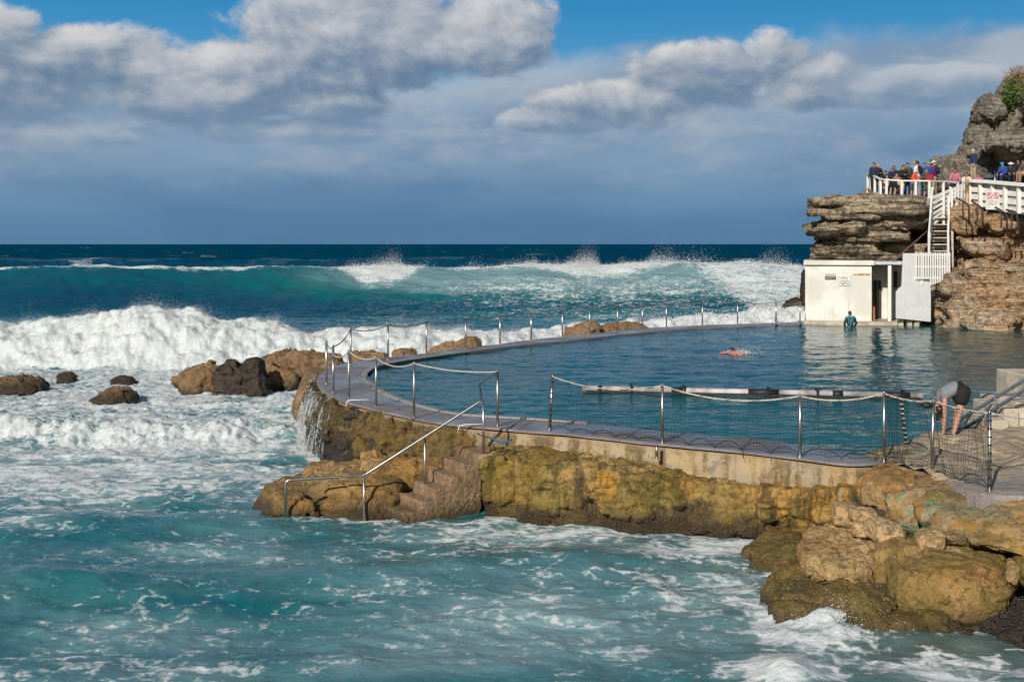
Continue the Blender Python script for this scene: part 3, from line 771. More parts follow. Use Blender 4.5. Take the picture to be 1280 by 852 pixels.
_ss = None
def chunk(mb, c, size, rot=(0, 0, 0), p=3.2, n=6):
    """rounded block"""
    g = np.linspace(-1, 1, n+1); V = []; Fq = []; idx = {}
    def vid(q):
        k = tuple(np.round(q, 4))
        if k not in idx: idx[k] = len(V); V.append(q)
        return idx[k]
    for ax in range(3):
        for sg in (-1, 1):
            for i in range(n):
                for j in range(n):
                    qs = []
                    for (a, b_) in ((i, j), (i+1, j), (i+1, j+1), (i, j+1)):
                        q = [0, 0, 0]; q[ax] = sg; q[(ax+1) % 3] = g[a]; q[(ax+2) % 3] = g[b_]; qs.append(vid(np.array(q, float)))
                    Fq.append(qs if sg > 0 else qs[::-1])
    V = np.array(V); V = V/((np.abs(V)**p).sum(1)**(1/p))[:, None]
    R = np.array(Matrix.Rotation(rot[2], 3, 'Z')@Matrix.Rotation(rot[1], 3, 'Y')@Matrix.Rotation(rot[0], 3, 'X'))
    mb.add((V*(np.array(size)/2))@R.T+np.array(c), Fq)
def roughen(me, amp, freq, strata=0.0, sf=3.0, crack=0.0, cf=1.2, seed=0.0, fine=0.0, flow=(1, 1, 1), fac=0.0, ff=0.8, fac2=0.0):
    V, N = get_vn(me); p = V*np.array(flow)+seed
    d = amp*fbm(p*freq, 5, 0.52)
    if strata:
        w = 0.35*fbm(p*freq*0.8+4, 3)
        s1 = perlin(np.stack([p[:, 0]*0.15, p[:, 1]*0.15, (V[:, 2]+w)*sf+seed], 1))
        s2 = perlin(np.stack([p[:, 0]*0.4, p[:, 1]*0.4, (V[:, 2]+w*.6)*sf*2.3+seed], 1))
        hz = np.sqrt(np.clip(1-N[:, 2]**2, 0, 1))
        d = d+strata*hz*(np.tanh(s1*5)*0.8+0.5*np.tanh(s2*4))
    if crack:
        f1, f2 = worley(p*cf+0.25*np.stack([fbm(p*2, 2)]*3, 1)); d = d-crack*np.exp(-((f2-f1)/0.07)**2)+crack*0.5*(0.5-f1)
    if fac: d = d+fac*facet(p*ff+0.18*np.stack([fbm(p*1.5, 3), fbm(p*1.5+9, 3), fbm(p*1.5+5, 3)], 1))
    if fac2: d = d+fac2*facet(p*ff*2.9+3.3+0.15*np.stack([fbm(p*4, 2)]*3, 1))
    if fine: d = d+fine*fbm(p*freq*6, 3, .6)+fine*0.6*ridged(p*freq*3, 2)
    V = V+N*d[:, None]
    set_v(me, V)
def rock_obj(name, mb, vox, mat, label=None, cat=None, group=None, kind=None, origin=None, sm=2, **kw):
    me = remesh(mb, vox, sm); roughen(me, **kw)
    me.materials.append(mat)
    V, _ = get_vn(me); o = np.array(origin) if origin is not None else np.zeros(3)
    if origin is None and kind is None:
        o = np.array([(V[:, 0].min()+V[:, 0].max())/2, (V[:, 1].min()+V[:, 1].max())/2, V[:, 2].min()])
    set_v(me, V-o); me.name = name
    ob = bpy.data.objects.new(name, me); COL.objects.link(ob); ob.location = o; ob['_o'] = list(map(float, o))
    return tag(ob, label, cat, group, kind)
def pxbox(x0, x1, yt, yb, depth, d=None, z0=SEA, under=0.35, tb=0.45):
    """centre and size of a block that fills these photo bounds, its front foot at height z0 (or at distance d)"""
    if d is None: d = F*(CH-z0)/(yb-305.0)
    else: z0 = CH-(yb-305)*d/F
    dm = d+depth*tb
    zt = CH-(yt-305)*dm/F
    xa = (x0-640)*d/F; xb = (x1-640)*d/F; a = math.atan2((xa+xb)/2, d)
    return np.array([(xa+xb)/2+math.sin(a)*depth/2, d+math.cos(a)*depth/2, (zt+z0-under)/2]), np.array([xb-xa, depth, zt-z0+under])
def chunkv(mb, c, size, rot=(0, 0, 0), p=3.2, n=6):
    chunk(mb, c, size, (rot[0], rot[1], rot[2]-math.atan2(c[0], c[1])), p, n)
_bs = [0]
def boulder(name, label, px, mat, depth=None, z0=SEA, rot=(0, 0, 0), p=3.4, amp=.14, vox=None, extra=(), d=None, grp=None, under=.35, cat='rock', tb=.45, **kw):
    _bs[0] += 3.7
    c, s_ = pxbox(*px, depth or 1.0, d=d, z0=z0, under=under, tb=tb)
    if depth is None:
        depth = max(0.5, 0.75*s_[0]); c, s_ = pxbox(*px, depth, d=d, z0=z0, under=under, tb=tb)
    mb = MB(); chunkv(mb, c, s_*1.03, rot, p)
    for (ex, ed, *eo) in extra:
        c2, s2 = pxbox(*ex, ed, d=((c[1]-s_[1]/2) if d is None else d)+(eo[0] if eo else 0), z0=z0, under=under, tb=tb); chunkv(mb, c2, s2, (random.uniform(-.15, .15), random.uniform(-.2, .2), random.uniform(-.3, .3)), p)
    R = min(s_[0], max(s_[2], .3))
    args = dict(amp=amp*.45*R, freq=1.0/R, fac=amp*.85*R, ff=1.3/R, fac2=amp*.30*R, strata=.02*R, sf=3.0/R, seed=_bs[0], fine=.02*R); args.update(kw)
    return rock_obj(name, mb, vox or max(0.02, R/26), mat, label, cat, grp, sm=0, **args)
G = 'rocks standing in the surf'
boulder('rock', 'low dark brown rock awash in the surf at the left edge of the picture', (-14, 59, 473, 494), M_SURF, 1.9, p=2.2, grp=G)
boulder('rock', 'small flat dark rock with foam running off it, beyond the two brown ones', (70, 96, 467, 480), M_SURF, 1.2, p=2.2, grp=G)
boulder('rock', 'small black rock almost drowned in foam behind the lone humped one', (138, 168, 472, 481), M_BLACK, 1.2, p=2.2, grp=G)
boulder('rock', 'lone humped brown rock with dark foot between the awash rocks and the clump', (115, 170, 486, 509), M_SURF, 1.5, p=2.2, rot=(0, -.12, .1), grp=G)
boulder('rock', 'smooth tan rock sloping to the left, outermost of the clump by the pool', (222, 281, 459, 494), M_TAN, 1.7, rot=(0, -.3, .1), p=2.6, grp=G)
boulder('rock', 'jagged black topped rock in the middle of the clump', (276, 328, 459, 496), M_BLACK, 1.2, p=3, grp=G, amp=.2, extra=(((283, 300, 450, 490), .7), ((303, 328, 450, 490), .7)))
boulder('rock', 'rounded brown rock leaning against the black topped one', (316, 370, 458, 490), M_TAN, 1.4, rot=(0, .25, 0), grp=G)
boulder('rock', 'big tan rock rising behind the black topped one', (325, 398, 441, 479), M_TAN, 2.0, rot=(0, -.1, .3), grp=G, extra=(((356, 398, 437, 470), 1.4),))
boulder('rock', 'tan ridge of rock just outside the corner posts of the pool', (375, 428, 443, 478), M_TAN, 1.6, grp=G, z0=-1.3)
boulder('rock', 'low brown rock outside the walkway by the second tall post', (438, 484, 440, 455), M_TAN, 1.5, grp=G, z0=-.9)
boulder('rock', 'low tan rock with a broken back beyond the walkway, between two posts', (490, 520, 437, 450), M_TAN, 1.2, grp=G, z0=-.9)
boulder('rock', 'tan wedge of rock behind the walkway with water round it', (536, 602, 429, 449), M_TAN, 1.6, grp=G, z0=-1.0, rot=(0, -.25, 0))
boulder('rock', 'steep brown rock behind the far walkway with a flat one beside it', (707, 754, 405, 427), M_TAN, 2.4, d=53.5, grp=G, rot=(0, -.22, 0), under=.6)
boulder('rock', 'long flat tan rock beside the steep one behind the far walkway', (748, 811, 407, 427), M_TAN, 2.6, d=55.5, grp=G, p=3.5, under=.6, extra=(((750, 775, 407, 427), 2),))
boulder('rock', 'grey slab with water pouring off it beside the white shed', (988, 1016, 374, 415), M_BLACK, 2.0, d=64.5, rot=(0, -.5, 0), under=.8, p=5)
boulder('rock', 'dark knob of rock showing behind the white shed', (1001, 1012, 338, 362), M_BLACK, 1.2, d=66.0, under=1.5)
# slab leaning on the wall by the waterfall
mb = MB(); c0 = P(380, 500, -1.3); a_ = Q(384, 500, 34.2); b_ = Q(403, 458, 36.2)
chunk(mb, (a_+b_)/2+np.array([-.05, 0, -.35]), (0.95, 3.0, 1.0), (.22, .25, .12), 4)
rock_obj('rock', mb, .045, M_TAN, 'smooth tan slab of rock leaning against the rounded end of the pool wall', 'rock', sm=3, amp=.05, freq=1.0, fine=.01, seed=2.)
# ---- ledge under the pool wall (part of the shore itself)
def wall_pt(px):   # point on the wall outline nearest that photo column, near side
    q = WOr[:len(WOr)//2]; cx = q[:, 0]/q[:, 1]*F+640; i = np.argmin(np.abs(cx-px)); return q[i]
mb = MB(); rg = random.Random(4)
for px, top, bot in [(604,566,640),(622,570,648),(642,572,652),(664,574,655),(686,576,659),(708,578,661),(730,582,663),(754,586,665),(778,590,667),
                         (802,594,668),(826,597,669),(850,599,670),(875,602,672),(900,605,674),(925,608,676),(950,608,676),(972,608,674),(995,610,668),(1020,613,668),(1045,611,670),(1070,606,670)]:
    w_ = wall_pt(px); d = 5.25*F/(bot-305)+.10; d = min(d, w_[1]-.35); dep = w_[1]-d+.35
    zt = CH-(top-305)*(d+.08)/F
    cx_ = (px-640)*d/F
    chunk(mb, (cx_, d+dep/2, (zt-1.9)/2), (rg.uniform(.42, .60), dep, zt+1.9), (rg.uniform(-.03, .03), rg.uniform(-.04, .04), rg.uniform(-.10, .10)), 10)
    if rg.random() < .8: chunk(mb, (cx_+rg.uniform(-.2, .2), d+.12, zt-rg.uniform(.25, .7)), (rg.uniform(.5, .95), .45, rg.uniform(.22, .45)), (0, rg.uniform(-.2, .2), rg.uniform(-.3, .3)), 3)
rock_obj('shore_ledge', mb, .032, M_OCHRE, kind='structure', sm=0, amp=.03, freq=1.3, strata=.05, sf=2.4, fac=.075, ff=1.0, fac2=.035, seed=1.1, fine=.016, flow=(1, 1, 1.3))
# rough rock under the rounded left end of the wall
mb = MB(); ids = [i for i in range(len(WOr)) if 396 <= WOr[i, 0]/WOr[i, 1]*F+640 <= 575 and WOr[i, 1] < 33.5]
WEED = rock_mat('dark_weedy_rock', (0.20,0.135,0.055), (0.26,0.15,0.03), (0.04,0.03,0.02), wet_z=-1.15, green=.35, mussel=.6, patch=.85, scale=1.6)
WEED2 = rock_mat('black_weedy_rock', (0.07,0.055,0.035), (0.12,0.075,0.025), (0.016,0.014,0.012), wet_z=-.9, wetcol=(.02,.017,.014), green=.2, mussel=.4, patch=.9, scale=1.8, rough=.35)
for lo, hi_, mt, sd_ in ((396, 446, WEED2, 3.1), (438, 600, WEED, 4.4)):
    mb = MB()
    for i in ids[::2]:
        w_ = WOr[i]; px = w_[0]/w_[1]*F+640; tz = -.13 if px > 500 else -.12
        if not lo <= px <= hi_: continue
        n_ = nout[i]; q = w_[:2]-n_*0.22
        chunk(mb, (q[0], q[1], (tz-1.9)/2), (0.95, 0.95, 1.9+tz), (rg.uniform(-.08, .08), rg.uniform(-.08, .08), rg.uniform(-.5, .5)), 5)
    rock_obj('shore_ledge', mb, .034, mt, kind='structure', sm=0, amp=.05, freq=2.0, strata=.04, sf=2.5, fac=.08, ff=1.9, fac2=.05, seed=sd_, fine=.03)
# ---- rock platform with the sea steps
mb = MB()
def pc(x0, x1, yt, yb, depth, rot=(0, 0, 0), p=3.2, **k):
    c, s_ = pxbox(x0, x1, yt, yb, depth, **k); chunkv(mb, c, s_, rot, p)
pc(334, 440, 600, 645.5, 2.6, (0, .03, .06), 5, tb=.8); pc(395, 505, 582, 645, 2.9, (.02, -.02, .03), 5, tb=.7); pc(372, 520, 574, 640, 3.0, (0, 0, 0), 4, tb=.9)
pc(440, 600, 562, 640, 2.2, (.03, .02, .1), 5, d=24.2, under=.8, tb=.8); pc(500, 605, 562, 632, 1.2, (0, .05, 0), 5, d=24.6, under=.8, tb=.9); pc(330, 392, 614, 648, 1.6, (0, 0, .3), 4, tb=.6)
rock_obj('rock', mb, .036, rock_mat('platform_rock', (0.45,0.29,0.12), (0.40,0.215,0.06), (0.12,0.07,0.03), alb=.95, wet_z=-1.30, wetcol=(0.05,0.035,0.015), green=.25, mussel=.25, strata=.35, patch=.55, turq=.0),
         'broad tan rock platform beside the sea steps, below the steel handrail', 'rock', sm=0, amp=.03, freq=.9, strata=.06, sf=2.2, fac=.09, ff=.75, fac2=.035, seed=6.3, fine=.016)
# ---- boulders at the right, in front
GR = 'boulders piled below the right end of the pool'
boulder('boulder', 'big smooth golden brown boulder with a rounded snout, lying highest out of the water', (1112, 1258, 680, 771), M_NEAR, 1.7, rot=(.03, .05, -.05), p=3.2, amp=.09, vox=.024, grp=GR, z0=-1.34, tb=.8,
        extra=(((1092, 1200, 668, 742), 1.6, .75), ((1150, 1268, 676, 740), 1.3, .7)), fac2=.018, fine=.012, crack=.03, cf=1.1)
boulder('boulder', 'broad tan boulder beside the big smooth one, under the pile of small blocks', (1000, 1086, 672, 727), M_NEARTAN, 1.5, rot=(.03, .08, .14), p=3.2, amp=.09, vox=.024, grp=GR, z0=-1.12, tb=.9, under=.12,
        extra=(((1008, 1100, 655, 700), 1.6, .7),), fac2=.018, fine=.012, crack=.03, cf=1.1)
mb = MB()
for (px_, py_, w_, l_, zt_) in ((1030,748,2.0,1.8,-1.22),(1110,762,2.0,1.5,-1.30),(1000,722,1.2,1.6,-1.16),(1075,735,1.6,1.6,-1.08),(1160,776,1.5,1.0,-1.36),(1185,790,1.8,.9,-1.44)):
    q = P(px_, py_, zt_); chunkv(mb, (q[0], q[1]+.1, zt_-.35), (w_*.62, l_*.8, .7), (.03, .06, random.uniform(-.3, .3)), 4)
rock_obj('boulder', mb, .028, M_NEARWET, 'low wet brown shelf of rock half under water in front of the broad tan boulder', 'rock', GR, sm=0, amp=.05, freq=1.2, strata=.03, sf=3, fac=.08, ff=1.1, fac2=.03, seed=31., fine=.015)
boulder('boulder', 'low mossy rock at the water edge, farthest from the camera', (932, 1014, 676, 719), M_NEARWET, 1.5, rot=(0, -.35, .2), p=3, amp=.09, grp=GR, z0=-1.5)
boulder('boulder', 'dark layered rock wedged between the wall foot and the broad tan boulder', (958, 1030, 656, 690), M_NEARWET, 1.1, rot=(0, -.1, .1), p=3.4, amp=.09, grp=GR, z0=-1.45, strata=.03)
boulder('boulder', 'mussel covered rock in the lower right corner of the picture', (1222, 1340, 752, 812), M_MUSSEL, 1.8, p=3.2, amp=.16, vox=.03, grp=GR, z0=-1.5, rot=(0, .05, .2), tb=.8)
boulder('boulder', 'shallow brown rock under the wash of foam at the bottom of the pile', (1110, 1215, 782, 806), M_NEARWET, 1.2, p=3.5, amp=.08, vox=.03, grp=GR, z0=-1.62, tb=1.0, rot=(0, .05, .2))
GB = 'small blocks of stone in the pile'
def blk(label, px, d, depth, rot=(0, 0, 0), m=None, p=5): return boulder('stone_block', label, px, m or M_BLOCK, depth, d=d, rot=rot, p=p, amp=.06, vox=.016, grp=GB, under=.02, crack=.02, cat='stone')
blk('tall block of stone leaning to the right against the flat lintel stone', (979, 1007, 616, 657), 20.9, .5, (0, .22, .1))
blk('long flat lintel stone bridging the dark gap under the wall', (983, 1066, 597, 624), 21.2, .75, (.05, .04, -.02), M_OCHRE, 7)
blk('squat stone with a weedy face under the flat lintel stone', (1000, 1046, 629, 659), 20.8, .7, (0, -.1, .2), M_OCHRE, 4)
blk('pale rounded stone at the top of the small pile', (1041, 1070, 630, 657), 19.0, .5, (0, .1, 0))
blk('wide block in the middle of the small pile', (1061, 1094, 636, 653), 18.65, .5, (0, .08, .2))
blk('blocky stone below the wide one in the small pile', (1066, 1098, 651, 672), 18.4, .5, (0, .05, -.1))
blk('rounded cube of stone, lowest of the small pile', (1087, 1124, 651, 682), 17.95, .6, (.1, .1, .5), None, 4)
blk('single square block under the overhanging bank', (1146, 1180, 665, 695), 17.5, .5, (0, .03, .15))
blk('little stone beside the square block under the bank', (1182, 1202, 684, 697), 17.4, .35, (0, 0, 0), None, 2.6)
blk('angular stone wedged under the bank at the right edge of the picture', (1256, 1274, 701, 730), 16.9, .4, (0, .3, .1))
blk('brown stone tucked in the hollow at the right edge of the picture', (1268, 1296, 690, 736), 16.8, .6, (0, 0, .3), M_NEARWET, 3)
# ---- bank under the right platform
mb = MB()
def b2(x0, x1, yt, yb, d, depth, rot=(0, 0, 0), p=3.2): c, s_ = pxbox(x0, x1, yt, yb, depth, d=d, under=0); chunkv(mb, c, s_, rot, p)
for i, (x0, x1, yt, yb, d, dep) in enumerate([(1072,1125,577,634,20.2,2.2),(1094,1160,582,650,19.5,2.4),(1130,1200,594,664,18.9,2.4),(1170,1240,606,676,18.0,2.6),(1200,1290,618,690,17.4,3.2),(1250,1340,619,694,17.0,3.4),
        (1300,1420,619,700,16.8,4.0),(1400,1540,619,700,16.8,4.0),(1520,1680,619,700,16.8,4.0),(1215,1340,655,697,16.9,2.0)]):
    b2(x0, x1, yt, yb, d, dep, (.05, .05, -.35), 3.6)
mb.box((7.9, 20.2, -.62), (1.2, 1.2, .7)); mb.box((11, 19.6, -1.0), (6.0, 2.0, 1.3))
rock_obj('shore_bank', mb, .036, M_BANK, kind='structure', sm=2, amp=.07, freq=1.0, strata=.06, sf=1.9, fac=.09, ff=.9, fac2=.03, seed=9.9, fine=.016)
mb = MB()
for (x0, x1, yt, yb, d, dep) in [(1040,1110,618,690,20.0,1.2),(1090,1160,640,700,19.2,1.4),(1125,1215,640,702,18.9,1.4),(1180,1250,655,706,18.6,1.4),(1240,1330,680,760,18.4,1.5),(1290,1420,690,800,17.6,2),(1400,1700,690,800,17.6,2)]:
    b2(x0, x1, yt, yb, d, dep, (0, 0, -.3), 3)
rock_obj('shore_bank', mb, .04, M_MUSSEL, kind='structure', sm=1, amp=.07, freq=2.0, fac=.10, ff=1.6, fac2=.05, seed=19.9, fine=.03)
# platform top: rough pale stone and cement, level with the walkway
plat = [(1092,574.5),(1108,577.5),(1140,586),(1180,599),(1215,611),(1240,616),(1280,617.5),(1420,619),(1640,619),(1700,500),(1330,500),(1262,538),(1215,541),(1185,539.5),(1160,545),(1140,553),(1118,561),(1098,568)]
pp = [P(*q) for q in plat]; pp = resample(np.array(pp+[pp[0]]), .25)[:-1]
gx, gy = np.meshgrid(np.arange(6, 22, .12), np.arange(17, 30, .12)); ins = inpoly(gx.ravel(), gy.ravel(), pp[:, :2]) & (dist_poly(gx.ravel(), gy.ravel(), pp[:, :2]) > .06)
import mathutils
pts2 = [Vector((float(q[0]), float(q[1]))) for q in pp]+[Vector((float(a), float(b_))) for a, b_ in zip(gx.ravel()[ins], gy.ravel()[ins])]
npp = len(pp)
vo, eo, fo, *_ = mathutils.geometry.delaunay_2d_cdt(pts2, [(i, (i+1) % npp) for i in range(npp)], [list(range(npp))], 1, 1e-4)
Vt = np.array([(q[0], q[1], 0.0) for q in vo]); de = dist_poly(Vt[:, 0], Vt[:, 1], pp[:, :2])
roughpart = sstep(18.6, 20.6, Vt[:, 1]-0.25*(Vt[:, 0]-8))
Vt[:, 2] = 0.012+roughpart*(0.07+0.11*np.clip(fbm(Vt*1.1+5, 4), -1, 1)+0.05*np.tanh(3*perlin(Vt*np.array([1.1, 2.2, 1])+9)))-0.05*sstep(.15, 0, de)+0.008*fbm(Vt*3, 3)
k = len(Vt); ring = [i for i in range(npp)]
m, hh_, b = mat_new('platform_top'); h = hh_; p = h.pos(); xs, ys, zs = h.sep(p)
n = h.noise(p, 1.2, 6, .65, .5); n2 = h.noise(p, 9.0, 5, .65); lay = h.noise(h.scale(p, (1.0, 3.0, 1)), 1.6, 5, .65, .8)
c = h.mix(n.sm(.35, .65), (0.30,0.27,0.25), (0.24,0.205,0.195)); r_ = h.mix(lay.sm(.4, .62), (0.50,0.40,0.27), (0.27,0.205,0.14))
c = h.mix((ys-xs*0.25+(n-.5)*1.6).sm(16.6, 17.6), c, r_); c = h.mix(n2.sm(.56, .72)*.5, c, (0.12,0.10,0.08))
setin(h, b, 'Base Color', c); setin(h, b, 'Roughness', n.sm(.45, .6)*0.35+0.45); setin(h, b, 'Normal', h.bump(n2+lay*1.8, .9, .05)); M_PLAT = m
mbp = MB(); mbp.add(Vt, fo)
me = mesh_from('platform', Vt, [list(f) for f in fo], True)
if me.polygons[0].normal.z < 0: me.flip_normals()
ob = link('pool_platform', me, M_PLAT, None, (0, 0, 0)); tag(ob, 'rough stone and cement platform at the right end of the pool', kind='structure')
mb = MB(); q_ = pp.copy(); q_[:, 2] = -0.35; mb.prism(list(q_), (0, 0, .33)); mb.build('pool_platform', M_PLAT); COL.objects[-1]['kind'] = 'structure'
# ------------------------------------------------------------------ fences round the pool
M_STEEL = plain('stainless_steel', (0.50, 0.48, 0.45), 0.32, 1.0, .12, 9)
M_ROPE = plain('pale_rope', (0.46, 0.42, 0.36), 0.85, 0, .2, 30)
M_DROPE = plain('weathered_rope', (0.20, 0.19, 0.17), 0.85, 0, .2, 30)
M_NET = plain('dark_netting', (0.012, 0.03, 0.03), 0.7)
M_CORD = plain('black_cord', (0.012, 0.012, 0.014), 0.6)
M_WHITE = plain('white_paint', (0.74, 0.73, 0.69), 0.55, 0, .05, 3, .15, 12)
M_WHITE2 = plain('white_paint_weathered', (0.70, 0.69, 0.66), 0.6, 0, .09, 2.0, .2, 9)
POSTH = 1.10
def post_mb(x, y, z=0.0, hgt=POSTH, r=0.027, lean=(0, 0)):
    mb = MB(); t = np.array([x+lean[0], y+lean[1], z+hgt])
    mb.tube([(x, y, z-.05), t], r, 10); mb.ball(t, (r*1.15, r*1.15, r*.8), 10, 6)
    mb.tube([(x, y, z), (x, y, z+.012)], r*2.3, 12); return mb
def rope_pts(a, b, sag, n=10):
    a = np.array(a, float); b = np.array(b, float)
    return [a+(b-a)*t-np.array([0, 0, 4*sag*t*(1-t)]) for t in np.linspace(0, 1, n+1)]
def fence(name, label, posts, sags, mrope, r=0.013, prad=.027, names='post'):
    root = thing(name, label, 'fence', (*posts[0][:2], 0)); tops = []
    for q in posts:
        lean = q[3] if len(q) > 3 else (0, 0)
        post_mb(q[0], q[1], 0.0, q[2], prad, lean).build('post', M_STEEL, root, smooth=True); tops.append(np.array([q[0]+lean[0], q[1]+lean[1], q[2]-0.02]))
    for i in range(len(tops)-1):
        mb = MB(); mb.tube(rope_pts(tops[i], tops[i+1], sags[i] if hasattr(sags, '__len__') else sags), r, 6); mb.build('rope', mrope, root, smooth=True)
    return root, tops
def pp_(px, ptop, pbase, z=0.0):
    w_ = P(px, pbase, z); return (w_[0], w_[1], (pbase-ptop)*w_[1]/F)
far_posts = [(408,423,479),(416.5,416,488),(438.3,410.5,455),(485,405.5,448.5),(533,400.5,441.8),(582,397,435.2),(625,393.5,430),(664,390.5,425.2),(703,386.5,420.8),
             (737,383.5,417.6),(772,381,414.0),(803,380,411),(833,377.5,409.3),(878,376.5,407.0),(922,375.0,405.6),(970,376.5,404.3),(1000,377,403.4)]
fp = []
for a, t_, b_ in far_posts:
    w_ = P(a, b_+1.0); fp.append((w_[0], w_[1], min(1.16, (b_-t_)*w_[1]/F+.02)))
order = [fp[1], fp[0]]
fence('rope_fence', 'long line of steel posts with sagging rope along the seaward edge of the pool walkway', [fp[0]]+fp[1:], .10, M_DROPE, .016, .030)
ip = [(436,438,500),(470,446,507),(517.5,453,522),(622,464,532.5)]
ipw = [pp_(*q) for q in ip]; ipw[3] = (*ipw[3][:2], 1.14)
fence('rope_fence', 'four steel posts with pale rope between the rounded pool end and the sea steps', [(fp[1][0]+.05, fp[1][1]-.35, .98)]+ipw, [.10, .10, .13, .07], M_ROPE, .016)
np_ = [(690,469.5,537,(.06,0)),(828,480.5,553.5,(0,0)),(1000,493.5,571,(0,0)),(1105,485.5,577,(0,0)),(1165,499.5,592,(.02,0)),(1237,514.5,613,(0,0))]
nw = []
for a, t_, b_, l in np_:
    w_ = P(a-(3 if l[0] > .03 else 0), b_); nw.append((w_[0], w_[1], min((b_-t_)*w_[1]/F, 1.2), l))
nroot, ntops = fence('netted_fence', 'steel posts carrying pale rope and dark netting along the near wall of the pool', nw, [.16, .17, .10, .05, .03], M_ROPE, .017)
mb = MB(); mb.tube(rope_pts(ntops[-1], ntops[-1]+np.array([2.2, .5, -.22]), .06), .014, 6); mb.build('rope', M_ROPE, nroot, smooth=True)
# bound end of the net on the outer posts: dark ties
for q in (0, 5):
    a = np.array([nw[q][0], nw[q][1], 0]); tp = ntops[q]
    for k in range(9):
        mb = MB(); c = a+(tp-a)*(k+.6)/9.5; mb.tube([c-(0, 0, .012), c+(0, 0, .012)], .034, 8); mb.build('tie', M_CORD, nroot)
# netting panels
def net_panel(i0, i1, sag, cell=.055, bot=.02, seed=0):
    a, b = nw[i0], nw[i1]; A = np.array([a[0], a[1], 0]); B = np.array([b[0], b[1], 0]); L = np.linalg.norm(B-A); nx = int(L/cell); ny = 17
    n_ = np.cross(B-A, (0, 0, 1)); n_ /= np.linalg.norm(n_)
    def pt(i, j):
        t = i/nx; s_ = j/ny; top = (ntops[i0]*(1-t)+ntops[i1]*t)[2]-4*sag*t*(1-t)
        q = A+(B-A)*t; wob_ = .05*math.sin(t*9+seed)*math.sin(s_*3.1)+.02*math.sin(t*31+s_*5)
        zb = bot+.05*abs(math.sin(t*math.pi*round(L/.55)))
        q = q+n_*wob_; q[2] = zb+(top-zb)*s_; q = q+(B-A)/L*(.03*math.sin(s_*7+t*6)); return q
    mb = MB()
    for j in range(ny+1): mb.tube([pt(i, j) for i in range(0, nx+1, 2)], .0032 if 0 < j < ny else .006, 3, False)
    for i in range(nx+1): mb.tube([pt(i, j) for j in range(0, ny+1, 2)]+[pt(i, ny)], .0032, 3, False)
    mb.build('netting', M_NET, nroot)
    mb = MB(); rg = random.Random(seed+3)     # loose black lacing along the foot of the net
    npx = int(L/.5)
    for k in range(npx):
        q0 = A+(B-A)*(k/npx); q1 = A+(B-A)*((k+1)/npx); mb.tube(rope_pts(q0+(0, 0, .03), q1+(0, 0, .03), -rg.uniform(.05, .16), 6), .007, 4)
        mb.tube([q1+(0, 0, .03), q1+n_*-.02+(0, 0, -.12)], .006, 4)
    mb.build('lacing', M_CORD, nroot)
for i, (s_, sd_) in enumerate([(.16, 1), (.17, 2), (.10, 3), (.05, 4), (.03, 5)]): net_panel(i, i+1, s_, seed=sd_)
# black and white webbing hanging from the rope beside the fourth post
mb = MB(); a = P(1134, 567); t_ = a+np.array([-.12, 0, 1.02]); mb.beam(a, t_, .05, .012); r_ = mb.build('strap', M_CORD, nroot)
for k in range(12): q = a+(t_-a)*(k+.5)/12; mb = MB(); mb.box(q+(0, -.009, 0), (.055, .006, .02)); mb.build('band', plain('white_band', (.6, .6, .58), .6), r_)
mb = MB()
A = np.array([nw[3][0]+.05, nw[3][1], 0])
for j in range(14): mb.tube([A+(0, 0, .08+j*.07), A+np.array([.42-.01*j, .12, .06+j*.067])], .003, 3, False)
for i in range(9): mb.tube([A+np.array([.05*i, .015*i, .06]), A+np.array([.045*i, .012*i, 1.02])], .003, 3, False)
mb.build('netting', M_NET, nroot)
mb = MB(); q = ntops[4]+np.array([-.10, -.02, -.06]); mb.ball(q, (.10, .05, .05), 8, 6); mb.ball(q+(-.12, 0, .01), (.06, .04, .035), 8, 6); mb.build('float_buoy', M_CORD, nroot, smooth=True)
# floating lane boom
a = Q(727, 483.5, 0); A0 = P(728, 488, -.02); A1 = P(1153, 497.5, -.02)
root = thing('floating_boom', 'long floating pole of grey and white tube with black joints lying across the pool', 'boom', (A0+A1)/2)
d = (A1-A0); L = np.linalg.norm(d)
def seg(t0, t1, r, nm, mt): mb = MB(); mb.tube([A0+d*t0+(0, 0, .05), A0+d*t1+(0, 0, .05)], r, 14); mb.build(nm, mt, root, smooth=True)
M_TUBE = plain('grey_white_tube', (0.42, 0.38, 0.37), .5, 0, .45, 1.6)
seg(0, 1, .085, 'tube', M_TUBE)
for c_, w_ in ((.055, .012), (.29, .035), (.545, .09), (.76, .03), (.93, .07)): seg(c_-w_/2, c_+w_/2, .095, 'joint', M_CORD)
for c_ in (.15, .31, .56, .70, .945):
    mb = MB(); q = A0+d*c_; mb.box(q+(0, 0, .07), (.05, .24, .26), bev=.01); mb.build('bracket', M_CORD, root)
mb = MB(); mb.box((A0+A1)/2+(0, -.07, .0), (L*.98, .08, .05), math.atan2(d[1], d[0])); mb.build('rubber_skirt', M_CORD, root)
